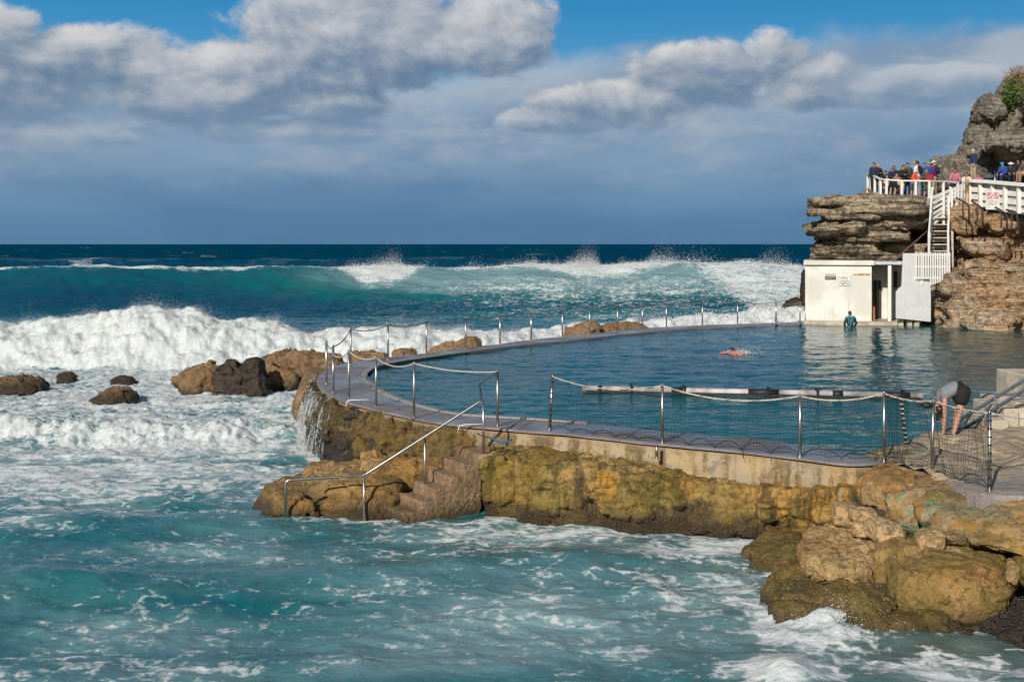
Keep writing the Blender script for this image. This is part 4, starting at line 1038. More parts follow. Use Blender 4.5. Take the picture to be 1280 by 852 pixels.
# ------------------------------------------------------------------ sea steps and handrail
M_STEP = rock_mat('pinkish_cement', (0.46,0.30,0.21), (0.38,0.24,0.14), (0.12,0.085,0.05), wet_z=-1.35, patch=.45, green=.2, crack=.2)
root = thing('sea_steps', 'rough pinkish cement steps descending through the rock to the sea', 'steps', P(560, 640, -1.7))
Wv = np.array([.50, -.80, 0]); Rv = np.array([-.275, -.15, 0]); S0 = np.array([-1.13, 24.15, 0])
for i in range(6):
    zt = -.52-.205*i; c0 = S0+Rv*i; mb = MB()
    poly = [c0+Rv*-.15, c0+Rv*1.0, c0+Rv*1.0+Wv, c0+Rv*-.15+Wv]
    poly = [np.array([q[0], q[1], -1.9]) for q in poly]
    mb.prism(poly[::-1] if False else poly, (0, 0, zt+1.9))
    me = remesh(mb, .022, 2); roughen(me, .012, 3.0, fine=.008, seed=i*3.1, fac=.012, ff=3)
    me.materials.append(M_STEP); V, _ = get_vn(me); set_v(me, V-np.array(root['_o'])); link('step', me, None, root)
mb = MB(); c0 = S0-Rv*.0; mb.prism([c0+(0, .25, -.85), c0+Wv+(0, 0, -.85), c0+Wv+np.array([.45, .05, -.85]), c0+np.array([.95, .2, -.85])], (0, 0, .50))
me = remesh(mb, .035, 3); roughen(me, .035, 2.0, fine=.01, seed=5.1); me.materials.append(M_STEP); V, _ = get_vn(me); set_v(me, V-np.array(root['_o'])); link('landing', me, None, root)
def rail_tube(pts, r, bend=.10):
    pts = [np.array(p, float) for p in pts]; out = [pts[0]]
    for i in range(1, len(pts)-1):
        a, b, c = pts[i-1], pts[i], pts[i+1]; u = (a-b)/np.linalg.norm(a-b); w_ = (c-b)/np.linalg.norm(c-b)
        for t in (0, .25, .5, .75, 1): out.append((b+u*bend)*(1-t)**2+2*b*t*(1-t)+(b+w_*bend)*t*t)
    out.append(pts[-1]); mb = MB(); mb.tube(out, r, 10); return mb
root = thing('handrail', 'bent stainless steel handrail stepping down beside the sea steps into the water', 'handrail', P(455, 641, -1.55))
b0 = Q(357, 660, 22.75); t0 = Q(357, 600, 22.75); t1 = Q(455, 594, 23.0)
sup = Q(531, 548, 23.3); top1 = Q(604, 500, 23.4); up1 = Q(599, 481, 23.7); end = np.array([ipw[3][0], ipw[3][1], 1.12])
rail_tube([b0, t0, t1, top1-np.array([.02, 0, 0]), up1, end], .026, .09).build('rail', M_STEEL, root, smooth=True)
for a, b in ((t1, np.array([t1[0], t1[1], -1.7])), (sup, np.array([sup[0], sup[1]+.1, -1.25])), (top1, np.array([top1[0]+.01, top1[1], -.35]))):
    mb = MB(); mb.tube([a, b], .024, 10); mb.build('leg', M_STEEL, root, smooth=True)
# small things fixed along the wall
for (px, py, lab, g) in ((574, 533, 'short bent white conduit stub on the wall top above the sea steps', None), (434.5, 502, 'bent white stub of pipe on the rim under the inner corner post', None)):
    q = P(px, py); mb = MB(); mb.tube([q+(-.03, -.05, -.12), q+(0, -.06, .02), q+(.10, -.02, .045), q+(.5, .0, .05)], .013, 7); o = mb.build('pipe_stub', M_WHITE, None, q, True); tag(o, lab, 'pipe')
q = P(820, 556); mb = MB(); mb.tube([q+(0, -.1, -.2), q+(0, -.1, .02)], .028, 9); mb.tube([q+(-.0, -.1, -.2), q+(0, -.1, -.23)], .04, 9); tag(mb.build('pipe_stub', M_STEEL, None, q, True), 'short upright metal pipe stub fixed to the wall below the second netted post', 'pipe')
mb = MB(); q0 = Q(612, 546, 23.35); q1 = Q(640, 549, 23.3); M_BLUE = plain('blue_rope', (.03, .12, .22), .8)
mb.tube(rope_pts(q0, q1, .07), .018, 6); mb.tube(rope_pts(q0+(.1, -.02, -.02), q1+(0, -.02, .02), .09), .016, 6); tag(mb.build('mooring_rope', M_BLUE, None, q0, True), 'loop of dark blue rope hanging on the wall beside the handrail', 'rope')
mb = MB(); q0 = Q(596, 541, 23.4); mb.tube(rope_pts(q0, Q(612, 546, 23.35), .02)+[Q(620, 562, 23.2)], .011, 5); tag(mb.build('cord', M_CORD, None, q0, True), 'thin black cord running along the wall to the loop of blue rope', 'cord')
# ------------------------------------------------------------------ pool handrail and cement steps at the right
M_GREY = plain('grey_painted_rail', (0.11, 0.14, 0.17), .45, .0, .15, 8)
root = thing('pool_handrail', 'double grey handrail slanting down into the pool beside the cement steps', 'handrail', P(1246, 545))
D = 25.0
def R_(px, py, d): return Q(px, py, d)
for pts in ([R_(1345, 435, 23.6), R_(1280, 475, 24.4), R_(1160, 549, 26.0)], [R_(1345, 453, 23.2), R_(1280, 487, 24.0), R_(1205, 536, 25.0)]):
    mb = MB(); mb.tube(pts, .036, 10); mb.build('rail', M_GREY, root, smooth=True)
for pts in ([R_(1200, 487, 26.5), R_(1222, 489.5, 26.2), R_(1246, 491, 25.8), R_(1300, 494, 25.5)], [R_(1206, 499.5, 26.4), R_(1246, 505, 25.6), R_(1250, 506, 25.6)], [R_(1275, 495, 24.5), R_(1330, 500, 24.5)]):
    mb = MB(); mb.tube(pts, .026, 8); mb.build('crossbar', M_GREY, root, smooth=True)
for px, yt, yb, d in ((1244, 493, 529, 24.6), (1232, 508, 540, 24.3), (1185, 532, 548, 25.6)):
    mb = MB(); mb.tube([R_(px, yt, d), R_(px, yb+8, d)], .024, 8); mb.build('post', M_GREY, root, smooth=True)
M_CEM = plain('pale_cement', (0.52, 0.45, 0.35), .85, 0, .18, 2.5, .5, 18)
root = thing('cement_steps', 'pale cement steps rising from the platform at the right edge of the picture', 'steps', P(1270, 545))
for i, (x0, x1, yt, d, dep) in enumerate([(1240,1262,525,24.2,1.6),(1256,1274,511,24.4,1.7),(1270,1340,503,24.6,1.9),(1283,1360,470,25.6,1.6)]):
    a = Q(x0, yt, d); b = Q(x1, yt, d); mb = MB(); mb.box(((a[0]+b[0])/2, d+dep/2, (a[2]-.2)/2), (b[0]-a[0], dep, a[2]+.2), bev=.02); mb.build('step', M_CEM, root)
boulder('rock', 'small pale stone at the foot of the cement steps', (1222, 1243, 532, 546), M_CLIFF2, .5, d=24.2, under=.1, vox=.03)
boulder('rock', 'tan stone lying on top of the lowest cement steps', (1258, 1276, 505, 514), M_CLIFF2, .5, d=24.9, under=.02, vox=.03)

# ------------------------------------------------------------------ water spilling over the rounded end of the wall
m, h, b = mat_new('falling_water'); n_ = h.noise(h.scale(h.pos(), (9, 9, 1.2)), 1, 4, .6)
setin(h, b, 'Base Color', (.60, .66, .70)); setin(h, b, 'Alpha', n_.sm(.42, .62, .0, .55)); b.inputs['Roughness'].default_value = .25; M_FALL = m
mb = MB(); rgw = np.random.default_rng(21)
cand = [i for i in range(len(WOr)) if WOr[i, 1] < 35.5 and WOr[i, 0]/WOr[i, 1]*F+640 < 431]
ss = np.array([WOr[i] for i in cand]); sn = np.array([nout[i] for i in cand]); tt = np.linspace(0, 1, len(ss))
for k in range(420):
    u0 = rgw.random()**1.1; q = np.array([np.interp(u0, tt, ss[:, c_]) for c_ in range(3)]); nn_ = np.array([np.interp(u0, tt, sn[:, 0]), np.interp(u0, tt, sn[:, 1]), 0]); nn_ /= np.linalg.norm(nn_)
    z0_ = -.04-1.2*rgw.random()**1.3; L_ = rgw.uniform(.12, .6); v0 = rgw.uniform(.25, .42); pts_ = []
    for s_ in np.linspace(0, 1, 6):
        z_ = z0_-L_*s_; dz_ = -z_; pts_.append(q+nn_*(.10+v0*math.sqrt(max(dz_, 0)))+np.array([rgw.normal(0, .008), rgw.normal(0, .008), z_]))
    if pts_[-1][2] < -1.6: pts_[-1][2] = -1.6
    rr_ = rgw.uniform(.003, .011); mb.tube(pts_, [rr_*.4, rr_, rr_, rr_*1.1, rr_*.9, rr_*.4], 5)
o = mb.build('waterfall', M_FALL, None, (0, 0, 0), True); tag(o, 'thin white water spilling down the rounded end of the pool wall', kind='stuff')
Cw = []
for k in range(1600):
    u0 = rgw.random(); q = np.array([np.interp(u0, tt, ss[:, c_]) for c_ in range(3)]); nn_ = np.array([np.interp(u0, tt, sn[:, 0]), np.interp(u0, tt, sn[:, 1]), 0]); z_ = -1.5+abs(rgw.normal(0, .25)) if k % 2 else -rgw.random()*1.5
    Cw.append(q+nn_*(.12+.38*math.sqrt(max(-z_, 0))+rgw.normal(0, .06))+np.array([0, 0, z_]))
droplets(np.array(Cw), rgw.uniform(.003, .012, len(Cw)), 'sea_spray', M_SPRAY, 'drops and spray of the water falling off the pool wall')
# ------------------------------------------------------------------ headland
def slab(mb, x0, x1, yt, yb, d, dep, rot=(0, 0, 0), p=4): 
    a = Q(x0, yt, d); b = Q(x1, yb, d); cx = (a[0]+b[0])/2; az_ = math.atan2(cx, d)
    chunkv(mb, (cx+math.sin(az_)*dep/2, d+math.cos(az_)*dep/2, (a[2]+b[2])/2), ((b[0]-a[0])*math.cos(az_)**.5, dep, a[2]-b[2]), rot, p)
mb = MB()
for q in [(1016,1090,252,257,58.4,6,(0,.03,.1),8),(1007,1060,284,289,58.2,6,(0,-.03,0),8),(1030,1100,268,272,58.6,6,(0,.02,0),8),(1014,1080,262,266,58.9,5,(0,-.04,0),8),(1018,1090,296,300,59.2,6,(0,.05,0),8),(1012,1070,309,313,58.9,6,(0,0,0),8),(1022,1110,250,263,58.8,9,(.0,.04,.1),8),(1036,1157,247,266,58.2,9,(0,0,0),8),(1032,1110,260,276,59.6,7,(0,.03,0),8),(1046,1157,258,284,59.0,7,(0,0,0),8),
          (1012,1070,278,292,58.6,8,(0,-.05,.1),8),(1034,1110,272,292,59.2,8,(0,.03,0),8),(1030,1105,290,304,59.8,7,(0,0,0),8),(1015,1100,302,322,59.3,8,(0,-.03,0),8),(1016,1125,316,345,59.8,7,(0,0,0),8),
          (1056,1140,286,300,58.8,5,(0,.05,0),8),(1036,1210,305,420,62.8,6,(0,0,0),6),(1104,1215,262,330,62.8,6,(0,0,0),8),(1089,1160,303,318,60.2,3,(0,-.04,.1),8)]:
    slab(mb, *q)
rock_obj('headland_cliff', mb, .10, M_CLIFF, kind='structure', sm=0, amp=.05, freq=.5, strata=.20, sf=2.2, fac=.17, ff=.5, fac2=.09, seed=2.2, fine=.04, flow=(.6, .6, 2.6))
mb = MB()
for q in [(1201,1300,266,292,56.2,8,(0,.06,-.1),7),(1204,1420,270,315,56.4,9,(0,0,-.1),7),(1200,1260,292,312,55.9,6,(.1,.1,0),7),(1214,1300,312,336,56.8,6,(.1,.05,0),7),(1200,1300,326,352,55.6,6,(.1,.15,0),7),(1176,1225,350,374,55.2,5,(0,.35,0),7),
          (1203,1300,340,372,54.5,7,(.1,.15,.1),7),(1172,1245,366,412,54.6,6,(.1,.1,.2),7),(1226,1300,350,400,53.8,7,(.1,-.1,0),7),(1205,1262,392,418,53.2,4,(.1,.1,.3),7),
          (1244,1420,378,428,52.8,9,(0,.0,0),7),(1288,1460,300,420,54.0,12,(0,0,0),7),(1204,1460,300,430,59.6,12,(0,0,0),7),(1158,1240,385,412,57.0,6,(0,0,0),7)]:
    slab(mb, *q)
rock_obj('headland_cliff', mb, .10, M_CLIFF2, kind='structure', sm=0, amp=.08, freq=.45, strata=.13, sf=1.4, fac=.36, ff=.40, fac2=.13, seed=12.2, fine=.04, flow=(1, 1, 1.5))
mb = MB()
for q in [(1224,1262,121,168,66,6,(0,.02,.2),7),(1228,1250,124,150,65.4,2,(0,0,.4),7),(1258,1420,108,175,66.5,9,(0,0,0),7),(1262,1275,98,140,66,4,(0,0,.2),7),(1276,1420,88,150,67,9,(0,.05,0),7),
          (1212,1300,162,186,65,6,(0,.06,0),7),(1236,1430,160,200,64.5,6,(0,.05,0),7),(1202,1240,180,192,65.6,4,(0,-.3,0),7),(1268,1430,178,206,64.5,5,(0,.05,0),3.5),
          (1172,1214,198,232,66,5,(0,-.35,0),7),(1178,1222,212,236,65.5,4,(0,0,.2),7),(1212,1440,150,240,70.5,8,(0,0,0),7),(1166,1200,212,236,67,4,(0,-.2,0),7)]:
    slab(mb, *q)
rock_obj('headland_cliff', mb, .10, M_CLIFF3, kind='structure', sm=0, amp=.07, freq=.5, strata=.12, sf=1.2, fac=.30, ff=.6, fac2=.12, seed=22.2, fine=.05, flow=(1, 1, .5))
# lookout floor
FZ = Q(1127, 251, 60.0)[2]
mb = MB(); fl = [Q(1086, 0, 64.5), Q(1096, 0, 60.7), Q(1110, 0, 59.5), Q(1200, 0, 58.8), Q(1290, 0, 56.0), Q(1440, 0, 52.5), Q(1440, 0, 72), Q(1150, 0, 72), Q(1090, 0, 68)]
fl = [np.array([q[0], q[1], FZ-.35]) for q in fl]; mb.prism(fl, (0, 0, .45)); o = mb.build('lookout_floor', plain('lookout_cement', (.34, .30, .25), .9, 0, .2, 1.0, .4, 6), None, (0, 0, 0)); o['kind'] = 'structure'
mb = MB(); fl2 = [Q(1150, 0, 62.8), Q(1440, 0, 62.0), Q(1440, 0, 72), Q(1150, 0, 72)]; mb.prism([np.array([q[0], q[1], FZ]) for q in fl2], (0, 0, .42)); o = mb.build('lookout_floor', M_CLIFF3, None, (0, 0, 0)); o['kind'] = 'structure'
# ------------------------------------------------------------------ lookout railing
def wp(px, yb, d): return Q(px, yb, d)
rp = [(1084.5,217.6,239.5,66.0),(1088.6,217.8,240.5,64.3),(1093.5,220.5,245,62.4),(1100.6,223.7,247.2,61.0),(1108,224.6,249.5,60.3),(1127,226,250.5,59.9),(1144.5,226,251.6,59.7),(1161.5,226.2,252.2,59.5),(1179,226.8,250.5,60.2),(1197,228.4,250,60.8)]
root = thing('lookout_railing', 'white timber railing curving round the lookout where the crowd stands', 'railing', Q(1140, 252, 59.6))
T = [Q(a, b, d) for a, b, c, d in rp]; B = [Q(a, c, d) for a, b, c, d in rp]
for a, b in zip(T, B): mb = MB(); mb.beam(b-(0, 0, .15), a, .115, .115, .01); mb.build('post', M_WHITE, root)
for i in range(len(T)-1):
    mb = MB(); e = (T[i+1]-T[i]); e /= np.linalg.norm(e); mb.beam(T[i]+e*-.03, T[i+1]+e*.03, .13, .07, .01); mb.build('top_rail', M_WHITE, root)
    mb = MB(); lo = np.array([0, 0, .16]); mb.beam(B[i]+lo, B[i+1]+lo, .05, .09, .005); mb.build('bottom_rail', M_WHITE, root)
# ------------------------------------------------------------------ white barrier wall at the right with its sign
root = thing('barrier', 'white slatted barrier with a thick capping along the cliff path beside the stairs', 'barrier', Q(1240, 264, 56))
pb = [(1211,227.5,257,58.0),(1225,228,259,57.3),(1240,229,262,56.6),(1256,230.5,265,55.8),(1273,232,267,55.0),(1292,233.5,270,54.2),(1330,236,276,52.8)]
for i in range(len(pb)):
    a, b, c, d = pb[i]; t_ = Q(a, b, d); q = Q(a, c, d)
    mb = MB(); mb.box((t_[0], t_[1]-.04, (t_[2]+q[2])/2), (.17, .16, t_[2]-q[2])); mb.build('post', M_WHITE, root)
    if i < len(pb)-1:
        t2 = Q(*pb[i+1][:2], pb[i+1][3]); q2 = Q(pb[i+1][0], pb[i+1][2], pb[i+1][3])
        for f0, hh_ in ((.30, .23), (.60, .23), (.87, .17)):
            mb = MB(); u0 = t_+(q-t_)*f0; u1 = t2+(q2-t2)*f0; mb.beam(u0+(0, .07, 0), u1+(0, .07, 0), .04, hh_); mb.build('slat', M_WHITE2, root)
        mb = MB(); mb.beam(t_+(0, .18, .07), t2+(0, .18, .07), .62, .16, .02); mb.build('capping', M_WHITE, root)
        mb = MB(); mb.beam(t_+(q-t_)*.5+(0, .34, 0), t2+(q2-t2)*.5+(0, .34, 0), .03, (t_[2]-q[2])*.98); mb.build('backing', plain('barrier_backing', (.42, .42, .41), .7), root)
# sign with two red prohibition rings
def text_part(s_, size, c, mat, parent, name='lettering', ext=.004, ax=None, align='CENTER', wide=1.0):
    cu = bpy.data.curves.new('t', 'FONT'); cu.body = s_; cu.size = size; cu.align_x = align; cu.align_y = 'CENTER'; cu.extrude = ext; cu.resolution_u = 2; cu.offset = size*.012
    ob = bpy.data.objects.new('t', cu); COL.objects.link(ob); dg = bpy.context.evaluated_depsgraph_get(); me = bpy.data.meshes.new_from_object(ob.evaluated_get(dg))
    bpy.data.objects.remove(ob); V, _ = get_vn(me); rz = ax or 0.0; V[:, 0] *= wide
    R = np.array([[math.cos(rz), -math.sin(rz), 0], [math.sin(rz), math.cos(rz), 0], [0, 0, 1]])
    W_ = np.stack([V[:, 0], -V[:, 2], V[:, 1]], 1)@R.T+np.array(c)-np.array(parent['_o'])
    me.vertices.foreach_set('co', W_.astype(np.float32).ravel()); me.name = name; return link(name, me, mat, parent)
M_RED = plain('sign_red', (.55, .03, .03), .5); M_INK = plain('sign_ink', (.015, .02, .04), .5); M_NAVY = plain('sign_navy', (.02, .04, .16), .5); M_YEL = plain('sign_yellow', (.62, .38, .03), .5); M_ORG = plain('sign_orange', (.55, .28, .09), .6)
c = Q(1241, 250.5, 56.2); root = thing('sign', 'white sign with two red prohibition rings fixed to the white barrier', 'sign', c)
mb = MB(); mb.box(c, (.66, .03, .86), bev=.004); mb.build('board', plain('sign_white', (.68, .68, .66), .5), root)
for k in (-1, 1):
    rc = c+np.array([.16*k, -.022, .24]); mb = MB(); pts = [rc+(.125*math.cos(a), 0, .125*math.sin(a)) for a in np.linspace(0, 2*math.pi, 21)]; mb.tube(pts, .016, 6, False)
    mb.beam(rc+(-.085, 0, .085), rc+(.085, 0, -.085), .008, .026); rr = mb.build('prohibition_ring', M_RED, root)
    mb = MB(); mb.ball(rc+(.0, .004, .055), (.02, .008, .02), 8, 6); mb.beam(rc+(0, .004, .04), rc+(-.02*k, .004, -.02), .008, .04); mb.beam(rc+(-.02*k, .004, -.02), rc+(.05, .004, -.07), .008, .022); mb.beam(rc+(0, .004, .02), rc+(-.06, .004, -.0), .008, .018); mb.build('pictogram', M_INK, root)
mb = MB(); mb.box(c+(0, -.02, .08), (.56, .008, .02))
for k in range(5): mb.box(c+(-.02*(k % 2), -.02, -.01-.05*k), (.50-.04*(k % 2), .008, .012))
mb.build('small_print', plain('sign_grey_print', (.42, .38, .38), .6), root)
mb = MB(); mb.box(c+(0, -.02, .08), (.5, .01, .03)); mb.build('heading_print', plain('sign_pink', (.5, .3, .3), .6), root)
# orange-stained post and rusty rails
mb = MB(); a = Q(1208.5, 224, 57.6); mb.box((a[0], a[1], a[2]-.65), (.13, .13, 1.5), bev=.01); tag(mb.build('gate_post', plain('rust_stained_white', (.62, .40, .20), .7, 0, .5, 1.2), None, a-(0, 0, 1.4)), 'rust stained white post between the stair railing and the barrier', 'post')
M_RUST = plain('rusty_iron', (.075, .045, .035), .85, .2, .3, 8)
for i, (a, b, c_, lab) in enumerate([((1195,247,55.5), (1211,256,55.2), (1211.5,272,55.2), 'rusted bent rail nearest the stairs on top of the cliff'), ((1214,251,55.0), (1228,260,54.7), (1228.5,276,54.7), 'second rusted bent rail from the stairs, below the red ringed sign'),
                                     ((1244,259,54.4), (1258,267,54.1), (1259,279,54.1), 'rusted bent rail below the gap in the barrier, third from the stairs'), ((1257,262,54.0), (1271,265,53.8), (1274,284,53.7), 'rusted bent rail closest to the right edge of the picture')]):
    A_, B_, C_ = Q(*a), Q(*b), Q(*c_); mb = rail_tube([A_, B_, C_-(0, 0, .3)], .045, .15); m0 = A_*.45+B_*.55; mb.tube([m0, m0-(0, 0, .75)], .035, 7); tag(mb.build('rusty_rail', M_RUST, None, C_, True), lab, 'rail', 'rusted rails on the cliff top')
# ------------------------------------------------------------------ white stairs
root = thing('stairway', 'steep white timber stairway climbing from the picket gate to the lookout', 'stairs', Q(1175, 325, 57.0))
dl = 57.0
def Tt(px, py, d): return Q(px, py, d)
n = 8
for i in range(n):                      # treads of the lower flight
    f = i/(n-1); py = 322-f*58; d = 56.7+f*2.0; a = Tt(1165.2+1.8*f, py, d); b = Tt(1184.2-1.0*f, py, d)
    mb = MB(); mb.box(((a[0]+b[0])/2, d, a[2]), (b[0]-a[0], .30, .05), bev=.008); mb.build('tread', plain('worn_tread', (.60, .56, .48), .7, 0, .15, 3), root)
    mb = MB(); mb.box(((a[0]+b[0])/2, d+.14, a[2]-.11), (b[0]-a[0]-.02, .025, .17)); mb.build('riser', plain('tan_riser', (.42, .34, .24), .8, 0, .15, 3), root)
for (x0, y0, x1, y1) in ((1160.5, 323, 1167.0, 264), (1186.5, 322, 1186.0, 262)):   # stringers
    mb = MB(); mb.beam(Tt(x0, y0, 56.4), Tt(x1, y1, 58.9), .07, .26); mb.build('stringer', M_WHITE, root)
for (x0, y0, x1, y1, yb) in ((1161.0, 316, 1165.5, 256, 0), (1185, 318, 1188, 256, 0)):
    a, b = Tt(x0, y0, 56.3), Tt(x1, y1, 58.8)
    mb = MB(); mb.beam(a+(0, 0, .85), b+(0, 0, .85), .07, .09); mb.build('handrail', M_WHITE, root)
    mb = MB(); mb.beam(a+(0, 0, .45), b+(0, 0, .45), .05, .07); mb.build('midrail', M_WHITE, root)
    for f in (0, .5, 1): q = a+(b-a)*f; mb = MB(); mb.beam(q-(0, 0, .15), q+(0, 0, .88), .085, .085); mb.build('post', M_WHITE, root)
# tall right hand posts and the upper flight with slanted boards
for (px, yt, yb, d) in ((1164.5, 248, 285, 58.3), (1179.5, 240, 282, 58.5), (1185.5, 246, 326, 57.6), (1189.5, 236, 300, 58.0)):
    mb = MB(); mb.beam(Tt(px, yb, d), Tt(px, yt, d), .11, .11, .01); mb.build('post', M_WHITE, root)
for k in range(6):
    off_ = k*7.0; mb = MB(); a = Tt(1163.5, 248+off_, 58.2); b = Tt(1205-(6 if k > 3 else 0), 231+off_*.60, 59.3); mb.beam(a, b, .04, .125 if k else .15); mb.build('board', M_WHITE, root)
for px, yt, yb in ((1190,238,258),(1194,236,256),(1198,234,262),(1202,232,260),(1206,231,258)):
    mb = MB(); mb.beam(Tt(px, yb, 58.9), Tt(px, yt, 58.9), .07, .05); mb.build('baluster', M_WHITE, root)
mb = MB(); mb.beam(Tt(1186, 258, 59.0), Tt(1210, 246, 59.3), .9, .08); mb.build('landing', M_WHITE2, root)
mb = MB(); mb.beam(Tt(1189.8, 262, 57.9), Tt(1190.5, 352, 57.3), .10, .5); mb.build('side_panel', plain('tan_cement_side', (.45, .40, .33), .8), root)  # greyish tan cement panel beside the lower flight
# picket gate
root = thing('picket_fence', 'short white picket fence at the foot of the stairway, above the white screen', 'fence', Q(1166, 356, 55.6))
for i in range(15):
    px = 1145.5+i*2.95; yb = 349.5 if i < 2 else (349 if px < 1163 else 357-(px-1163)*.35); dd = 55.7
    a = Tt(px, yb-.3, dd); b = Tt(px, 315.5+(.6 if i % 2 else 0), dd); mb = MB(); mb.beam(a, b, .07, .022); mb.build('picket', M_WHITE, root)
for yy in (318.5, 333, 347):
    mb = MB(); mb.beam(Tt(1144, yy, 55.78), Tt(1188 if yy < 340 else 1186, yy, 55.78), .05, .10); mb.build('rail', M_WHITE, root)
for px in (1152.5, 1184.5): mb = MB(); mb.beam(Tt(px, 356, 55.85), Tt(px, 316, 55.85), .09, .09); mb.build('post', M_WHITE, root)
# white screen
root = thing('screen', 'tall white boarded screen with a notched left edge standing on short cement piers', 'screen', Q(1142, 402, 55.5))
poly = [(1129,316.5),(1145,316.5),(1146.5,348.2),(1163.5,348.2),(1163.5,402),(1120,397.5),(1120,364.5),(1127,357.5)]
ds = lambda px: 55.6+.008*(px-1120)
mb = MB(); mb.prism([Q(a, b, ds(a)) for a, b in poly], (0, .06, 0)); mb.build('boarding', plain('cool_white_boards', (.66, .68, .68), .6, 0, .05, 2), root)
mb = MB()
for px in np.arange(1123, 1163, 3.6):
    yt = 317.5 if 1130 < px < 1145 else (349.5 if px >= 1146 else 366); mb.box(((px-640)*ds(px)/F, ds(px)-.012, (Q(0, yt, ds(px))[2]+Q(0, 396, ds(px))[2])/2), (.014, .008, Q(0, yt, ds(px))[2]-Q(0, 396, ds(px))[2]))
mb.build('batten', plain('batten_pale_grey', (.62, .64, .64), .7), root)  # battens slightly greyer than the boarding
for px in (1127, 1138, 1147): q = Q(px, 404, 55.9); mb = MB(); mb.box((q[0], q[1]+.25, q[2]+.05), (.22, .3, .5)); mb.build('pier', M_CEM, root)
# slanting brown pipe
mb = MB(); mb.tube([Q(1117, 326, 57.5), Q(1168, 281, 59.2)], .045, 8); tag(mb.build('drain_pipe', plain('brown_pipe', (.13, .07, .045), .7), None, Q(1117, 326, 57.5), True), 'thin brown pipe slanting down the cliff from the stairs to the shed roof', 'pipe')
# ------------------------------------------------------------------ changing shed
D0_ = 57.6; SA = math.radians(14.5); OX = (1006.5-640)*D0_/F
ex_ = np.array([math.cos(SA), -math.sin(SA), 0]); ey_ = np.array([math.sin(SA), math.cos(SA), 0])
def X_(px): k = (px-640)/F; return (k*D0_-OX)/(math.cos(SA)+k*math.sin(SA))      # metres along the front wall
def Z_(py): return CH-(py-305)*57.2/F
def SW(x, y, z): return np.array([OX, D0_, 0])+ex_*x+ey_*y+np.array([0, 0, z])
root = thing('changing_shed', 'low white changing shed standing in the far end of the pool against the cliff', 'shed', SW(1.6, 0, 0))
m, h, b = mat_new('whitewashed_wall'); p = h.pos(); xs, ys, zs = h.sep(p)
n_ = h.noise(p, .9, 5, .6); st = h.noise(h.scale(p, (5, 5, .35)), 1, 4, .6); c = h.mix(n_.sm(.4, .6), (.76, .74, .69), (.62, .60, .54))
c = h.mix((st-zs*.05).sm(.52, .66)*.5, c, (.55, .42, .28)); c = h.mix((zs+(st-.5)*.5).sm(.30, .0)*.45, c, (.40, .35, .25)); c = h.mix(h.noise(p, 7, 4, .7).sm(.64, .75)*.45, c, (.45, .40, .33))
setin(h, b, 'Base Color', c); b.inputs['Roughness'].default_value = .8; setin(h, b, 'Normal', h.bump(h.noise(p, 8, 4), .3, .03)); M_WASH = m
zt = Z_(331); x0, x1 = 0.0, X_(1089.5)
def bxx(mb, xa, xb, ya, yb, za, zb, **k): return mb.box(SW((xa+xb)/2, (ya+yb)/2, (za+zb)/2), (xb-xa, yb-ya, zb-za), rot=-SA, **k)
mb = MB(); bxx(mb, x0, x1, 0, .25, -.4, zt); bxx(mb, x0, x0+.25, .25, 4, -.4, zt); bxx(mb, x1-.25, x1, .25, 2.2, -.4, zt); bxx(mb, x0, X_(1130), 4, 4.25, -.4, zt); mb.build('wall', M_WASH, root)
mb = MB(); bxx(mb, x1, X_(1133), 2.2, 2.45, -.4, zt-.002); mb.build('recess_wall', M_WASH, root)
mb = MB(); bxx(mb, X_(1110.2), X_(1114.5), .2, .5, -.2, zt-.002, bev=.01); mb.build('pillar', M_WHITE, root)
mb = MB(); bxx(mb, X_(1114), X_(1118), 1.0, 2.2, -.2, zt-.004); mb.build('partition', M_WASH, root)
mb = MB(); bxx(mb, X_(1004.6), X_(1092.8), -.14, 4.3, zt, Z_(325.8)); mb.build('roof', M_WASH, root)
mb = MB(); bxx(mb, X_(1092.8)+.003, X_(1131), .12, 4.3, zt+.02, Z_(326.8)); mb.build('porch_roof', plain('shadowed_grey_porch', (.50, .52, .52), .8), root)  # shadow on the porch fascia put into its grey colour
mb = MB(); bxx(mb, X_(1094), X_(1104), 2.06, 2.2, .05, Z_(352)); dr = mb.build('door', plain('dark_door', (.035, .03, .025), .7), root)
mb = MB(); bxx(mb, X_(1098.6), X_(1099.6), 2.0, 2.06, .05, Z_(352)); mb.build('frame', plain('door_frame', (.25, .24, .2), .7), dr)
mb = MB(); bxx(mb, X_(1120), X_(1125), 2.1, 2.2, Z_(360), Z_(340)); mb.build('vent', plain('dark_vent', (.05, .05, .05), .7), root)
mb = MB(); bxx(mb, X_(1005.5), X_(1128), -.35, 2.2, -.5, .10); mb.build('plinth', plain('stained_plinth', (.46, .40, .32), .8, 0, .2, 1.5), root)
mb = MB(); q = SW(X_(1092.5), -.1, 0); mb.tube([q+(0, 0, .1), q+(0, 0, .8)], .05, 8); mb.build('rusty_bollard', plain('rust_red', (.34, .14, .06), .8), root)
mb = MB(); bxx(mb, X_(1066.3), X_(1087.4), -.035, 0, Z_(343.6), Z_(341.4)); mb.build('name_strip', plain('yellow_strip', (.60, .42, .20), .7, 0, .3, 5), root)
ax_ = -SA; u_ = lambda x, y, z: ex_*x+ey_*y+np.array([0, 0, z])
c = SW(X_(1038), -.02, Z_(347.1)); sg = thing('sign', 'small navy sign with yellow wording on the shed, beside the pool length sign', 'sign', c)
mb = MB(); mb.box(c, (.50, .03, .17), rot=ax_); mb.build('board', M_NAVY, sg); text_part('SAFETY', .15, c+u_(0, -.02, -.005), M_YEL, sg, wide=.9, ax=ax_)
